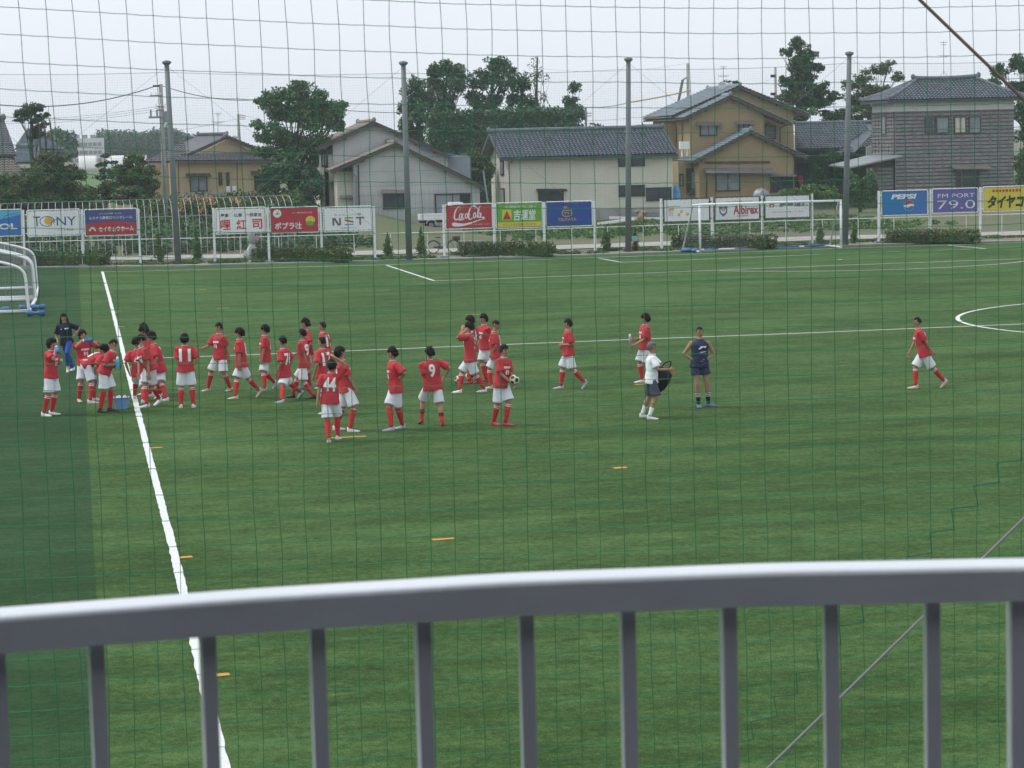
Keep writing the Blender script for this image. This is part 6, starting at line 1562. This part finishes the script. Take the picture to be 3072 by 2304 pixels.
B5 = person('B', (1275, 335), (1255, 1142), (1445, 1090, 45), -118, "player in red number 76 walking away with grey blue boots", hl=(1225, 800, .15), hip=(1305, 790), num="76", boot='s', sock='plain', hair='short', hp=8)
B6 = person('B', (1490, 318), (1375, 1080), (1600, 1092), -112, "player in red number 91 walking with black boots", hl=(1570, 750, .1), hr=(1380, 610, -.2), hip=(1525, 740), num="91", boot='k', hair='short', hp=8)
B7 = person('B', (1525, 205), (1500, 985), (1560, 980), -82, "tall player in red with blue boots, half hidden behind number 91", hip=(1560, 680), boot='u', hair='spiky', hp=4)
B8 = person('B', (1715, 235), (1690, 985), (1790, 990), -108, "crop haired player in red behind the player with the raised fist, shirt number turned aside", num="12", hair='buzz', hp=4, hip=(1765, 700))
B9 = person('B', (1710, 400), (1735, 1268), (1800, 1262), -128, "crop haired player in red standing close behind number 44", num="17", hair='buzz', hip=(1740, 860), hp=6)
B10 = person('B', (1915, 515), (2060, 1462), (1900, 1440), 98, "player in red walking past number 44 with blue trimmed socks", hr=(2095, 1000, .12), hip=(1985, 990), hair='mop', hy=5, hp=2, sock='blue', num="9")
B11 = person('B', (1815, 660), (1900, 1545), (1795, 1575), 172, "player in red number 44, back turned, one fist raised beside his tilted head", num="44", hr=(1868, 640, .05), hl=(1662, 1150, .05), er=(.9, .3, -.4), hair='mop', hip=(1805, 1080), tilt=-14, chest=False, sock='plain', hp=5)
C1 = person('C', (1010, 525), (985, 1450), (1108, 1425), -72, "player in red with hands on hips glancing towards the camera, silver boots", hl=(1080, 880, .10), hr=(1000, 900, -.12), el=(-1.2, -.8, .0), er=(1, -1, 0), hair='spiky', hip=(1060, 940), boot='s', sock='plain', hy=18, hp=8)
C2 = person('C', (1422, 520), (1575, 1390), (1325, 1370, 12), -168, "player in red number 9, back turned, with short dark topped socks and red boots", num="9", hl=(1452, 985, .06), hr=(1600, 850, -.12), hip=(1470, 1010), boot='r', sock='short', hair='mop', hy=-25, hp=18, er=(1, -.7, .2), chest=False, wide=1.12)
D1 = person('D', (388, 240), (265, 1030), (540, 1020), -100, "player in red wiping his face, striding with white boots, beside a ball", hr=(330, 370, .0), hl=(345, 350, .1), el=(-.5, .6, -.9), hip=(410, 700), num="5", hair='mop', hp=12)
D2 = person('D', (395, 170), (390, 930), (500, 925), -118, "player in red number 16 with a hand raised, behind the face wiping player", num="16", hl=(320, 330, .1), el=(-.4, .6, -.8), hair='mop', boot='r', hp=8)
D3 = person('D', (550, 155), (560, 905), (600, 895), -58, "spiky haired player in red standing with hands behind, in the ball group", hair='spiky', hip=(585, 590), boot='r', hl=(650, 500, -.1), hp=5)
D4 = person('D', (660, 230), (610, 985), (880, 975, 50), -100, "player in red looking down at his feet, trailing a beige boot", hip=(700, 640), hair='buzz', num="8", boot='b', hp=38, hl=(650, 600, .1))
D5 = person('D', (785, 490), (690, 1385), (825, 1392), 52, "player in red holding a ball at his waist, red boots", hr=(850, 905, .22), hl=(890, 860, .12), hip=(750, 950), hair='short', boot='r', hp=4, hy=5, er=(1, -.5, -.6))
D6 = person('D', (1485, 205), (1390, 985), (1635, 985, 48), -85, "player in red jogging alone along the halfway line, forearm raised in front", hl=(1440, 495, .12), hr=(1440, 510, -.15), el=(-.6, -1, -.3), hip=(1495, 600), hair='short', boot='s', hp=4)
E1 = person('E', (497, 150), (440, 915), (560, 915), -72, "player in red holding a silver flask in front, behind the man in white", hr=(385, 440, -.05), hl=(390, 495, .18), hip=(500, 560), hair='mop', hp=5, hy=5, el=(-.5, -.8, -.6), num="3")
E2 = person('E', (580, 460), (575, 1322), (495, 1300), 92, "grey haired man in white polo and slate shorts holding a black bag", hr=(760, 770, .18), hl=(775, 790, -.05), hip=(570, 870), shirt=M_whites, shorts=M_slate, sock='white', hair='short', chest=False, hp=6, group=None, er=(.6, -.7, -.7), hem=.02, long_shorts=.9)
E3 = person('E', (1105, 290), (1095, 1190), (1225, 1180), 14, "young man in sleeveless navy top and navy shorts, hands on hips, banded black socks", hr=(1040, 665, .08), hl=(1165, 665, .05), er=(1.2, -.4, .1), el=(-1.2, -.5, .1), hip=(1100, 730), shirt=M_navy, shorts=M_navy, sock='black', boot='u', hair='buzz', chest=False, hp=10, hy=-8, group=None, toe=(5, -50), hem=-.05, long_shorts=.55)
F1 = person('F', (1150, 330), (1120, 1040), (1385, 1030, 45), -88, "player in red walking alone beyond the centre circle line, head pushed forward", hr=(1080, 690, -.1), hl=(1345, 730, .12), hip=(1225, 700), hair='buzz', hp=6, boot='b', num="2")

# --- what they hold, and the balls
M_bot = mat("blue bottle", (.03, .15, .48), .35, .1, 5); M_botc = mat("cyan bottle", (.06, .42, .60), .35, .1, 5)
def bottle(c, d, label, m, L=.21, r=.037):
    d = d.normalized(); o = thing("water_bottle", c, label, "bottle")
    b = MB(); b.tube([c-d*L*.5, c-d*L*.47, c+d*L*.1, c+d*L*.18, c+d*L*.3], [r*.8, r, r, r*.9, r*.7], 12); b.build("bottle_body", m, o, True)
    b = MB(); b.tube([c+d*L*.3, c+d*L*.42, c+d*L*.44, c+d*L*.5], [r*.75, r*.72, r*.3, r*.22], 10); b.build("cap", M_bwhite, o)
q = A1; c = q['at']((632, 545), .22); bottle(c, q['HC']+q['hf']*.09-c, "blue bottle at the mouth of the player standing alone by the touchline group", M_bot, .24, .042)
q = A3; c = q['at']((968, 447), .2); bottle(c, -q['rh']-q['vh']*-.2+Z*-.05, "blue bottle tipped sideways at the mouth of the player behind the bending one", M_bot, .26, .045)
q = A5; c = q['at']((1300, 695), .2); bottle(c, Vector((0, 0, 1)), "cyan bottle with white cap held by the crop haired player at the bin", M_botc, .30, .045)
q = A4; c = q['hands'][0]-Z*.06; bottle(c, Vector((0, 0, 1)), "blue bottle hanging from the bending player's hand", M_bot, .2, .035)
q = E1; c = q['at']((335, 430), .0); bottle(c, Z*1-q['rh']*.1, "silver flask held out by the player behind the man in white", M_boots, .26, .04)
q = A1; c = q['hands'][1]+Z*.02; b = MB(); b.tube([c, c+Z*.05], [.028, .03], 10); tag(b.build("paper_cup", M_bwhite), "small white cup in the drinking player's lowered hand", "cup")
bn = G(365, 1228); bn.y += .12
o = thing("bottle_bin", bn, "pale blue plastic bin of white bottles standing beside the touchline", "bin")
M_bin = mat("pale blue plastic", (.18, .30, .58), .4, .06, 3); b = MB()
def sq(z, w_, d_, r=.05): return [bn+Vector((x*(w_-r)+r*math.cos(t), y*(d_-r)+r*math.sin(t), z)) for x, y, ts in ((1, 1, (0, 45, 90)), (-1, 1, (90, 135, 180)), (-1, -1, (180, 225, 270)), (1, -1, (270, 315, 360))) for t in [math.radians(a) for a in ts]]
b.loft([sq(0.005, .145, .11), sq(.25, .175, .135), sq(.262, .195, .155), sq(.275, .195, .155), sq(.275, .170, .130), sq(.05, .14, .105)]); b.build("tub", M_bin, o)
for k_, (x, y, d) in enumerate(((-.10, -.04, .3), (-.02, .03, -.2), (.06, -.05, .2), (.11, .04, -.3))):
    c = bn+Vector((x, y, .22)); bottle(c, Vector((d, .1, 1)), ["white bottle leaning at one end of the blue bin", "second white bottle in the blue bin, tilting back", "third white bottle in the blue bin, tilting outwards", "white bottle at the far end of the blue bin"][k_], M_bwhite, .2, .036)
M_ball = mat("cream ball leather", (.62, .60, .45), .45, .06, 6); M_bsp = mat("black ball patch", (.02, .02, .022), .45, .1, 6)
PH = (1+5**.5)/2
ICO = [Vector(v).normalized() for v in [(0, a, b_*PH) for a in (1, -1) for b_ in (1, -1)]+[(a, b_*PH, 0) for a in (1, -1) for b_ in (1, -1)]+[(b_*PH, 0, a) for a in (1, -1) for b_ in (1, -1)]]
def ball(c, label, rz, r=.11):
    o = thing("soccer_ball", c-Z*r, label, "ball", "footballs on the pitch"); Rm = Matrix.Rotation(rz, 3, 'Z') @ Matrix.Rotation(.6+rz, 3, 'X')
    b = MB(); n, m = 40, 28; rings = []; dirs = []
    for i in range(m+1):
        t = PI*(i+.01)/(m+.02); rings.append([c+Vector((math.sin(t)*math.cos(2*PI*k/n), math.sin(t)*math.sin(2*PI*k/n), -math.cos(t)))*r for k in range(n)])
    b.loft(rings); mi = []
    for f in b.f:
        d = (sum((Vector(b.v[i]) for i in f), Vector())/len(f)-c).normalized(); d = Rm @ d
        mi.append(1 if max(d.dot(v) for v in ICO) > .925 else 0)
    b.m = mi; b.build("ball_skin", [M_ball, M_bsp], o, True)
p = G(1377, 1153); ball(p+Z*.11, "cream and black football on the turf by the face wiping player's foot", .4)
p = G(1409, 1143); ball(p+Z*.11, "cream and black football half hidden behind the face wiping player's leg", 1.3)
c = D5['at']((895, 885), .16); ball(c, "cream and black football held at a player's waist", 2.0)
# black bag held by the man in white
q = E2; c = q['at']((715, 830), -.05); o = thing("black_bag", c-Z*.3, "black holdall hanging from the hands of the man in white", "bag")
b = MB(); b.loft([[c+q['rh']*(r*math.cos(t)*(1+.12*math.sin(3*t+z*9)))+q['vh']*(r*.55*math.sin(t))+q['rh']*sx+Z*z for t in np.linspace(0, 2*PI, 17)[:-1]] for z, r, sx in ((-.36, .04, -.12), (-.30, .09, -.09), (-.16, .15, -.03), (-.02, .16, .0), (.1, .13, -.02), (.16, .08, -.05), (.18, .03, -.06))]); b.build("bag_body", mat("black nylon", (.016, .016, .018), .5, .3, 8, .4, 20), o, True)
b = MB(); b.tube(catmull([c+q['rh']*-.08+Z*.15, c+q['rh']*.02+Z*.26, c+q['rh']*.14+Z*.28, c+q['rh']*.10+Z*.13], 5), .014, 6); b.build("strap", M_sockk, o)
# small prints on the other shirts
def badge(q, x, y, w_, h_, pts=None, m=M_txtw, name="chest_print"):
    b = MB(); b.add([(x+px_*w_, y+py_*h_, 0) for px_, py_ in (pts or ((-.5, -.5), (.5, -.5), (.5, .5), (-.5, .5)))], [tuple(range(len(pts) if pts else 4))])
    return q['wrap'](b.mesh(name, m), name, q['P']+q['up']*(q['tl']*.66)+q['F']*.1, -q['Rt'], q['up'], q['F'], m)
badge(A2, .075, .03, .10, .035); badge(A2, -.07, .03, .04, .03, ((-.5, -.5), (.5, -.5), (0, .5)))
for pts in (((-.5, -.1), (-.2, .5), (.5, .5), (.35, .15), (.1, .3), (-.25, 0)),): badge(E3, 0.03, -.01, .20, .13, pts)
badge(E3, .05, -.075, .16, .03, ((-.5, -.5), (.4, 0), (.5, .5), (-.4, 0)))
# ------------------------------------------------------------------ the hazy air
hm_ = bpy.data.materials.new("hazy air"); hm_.use_nodes = True
t = hm_.node_tree; t.nodes.remove(t.nodes["Principled BSDF"])
pv = t.nodes.new("ShaderNodeVolumePrincipled"); pv.inputs["Density"].default_value = .00028; pv.inputs["Color"].default_value = (.86, .94, 1, 1); pv.inputs["Anisotropy"].default_value = .2
t.links.new(pv.outputs[0], t.nodes["Material Output"].inputs["Volume"])
b = MB(); b.box((0, 600, 9.5), (2600, 1500, 22)); tag(b.build("haze", hm_), kind="stuff")
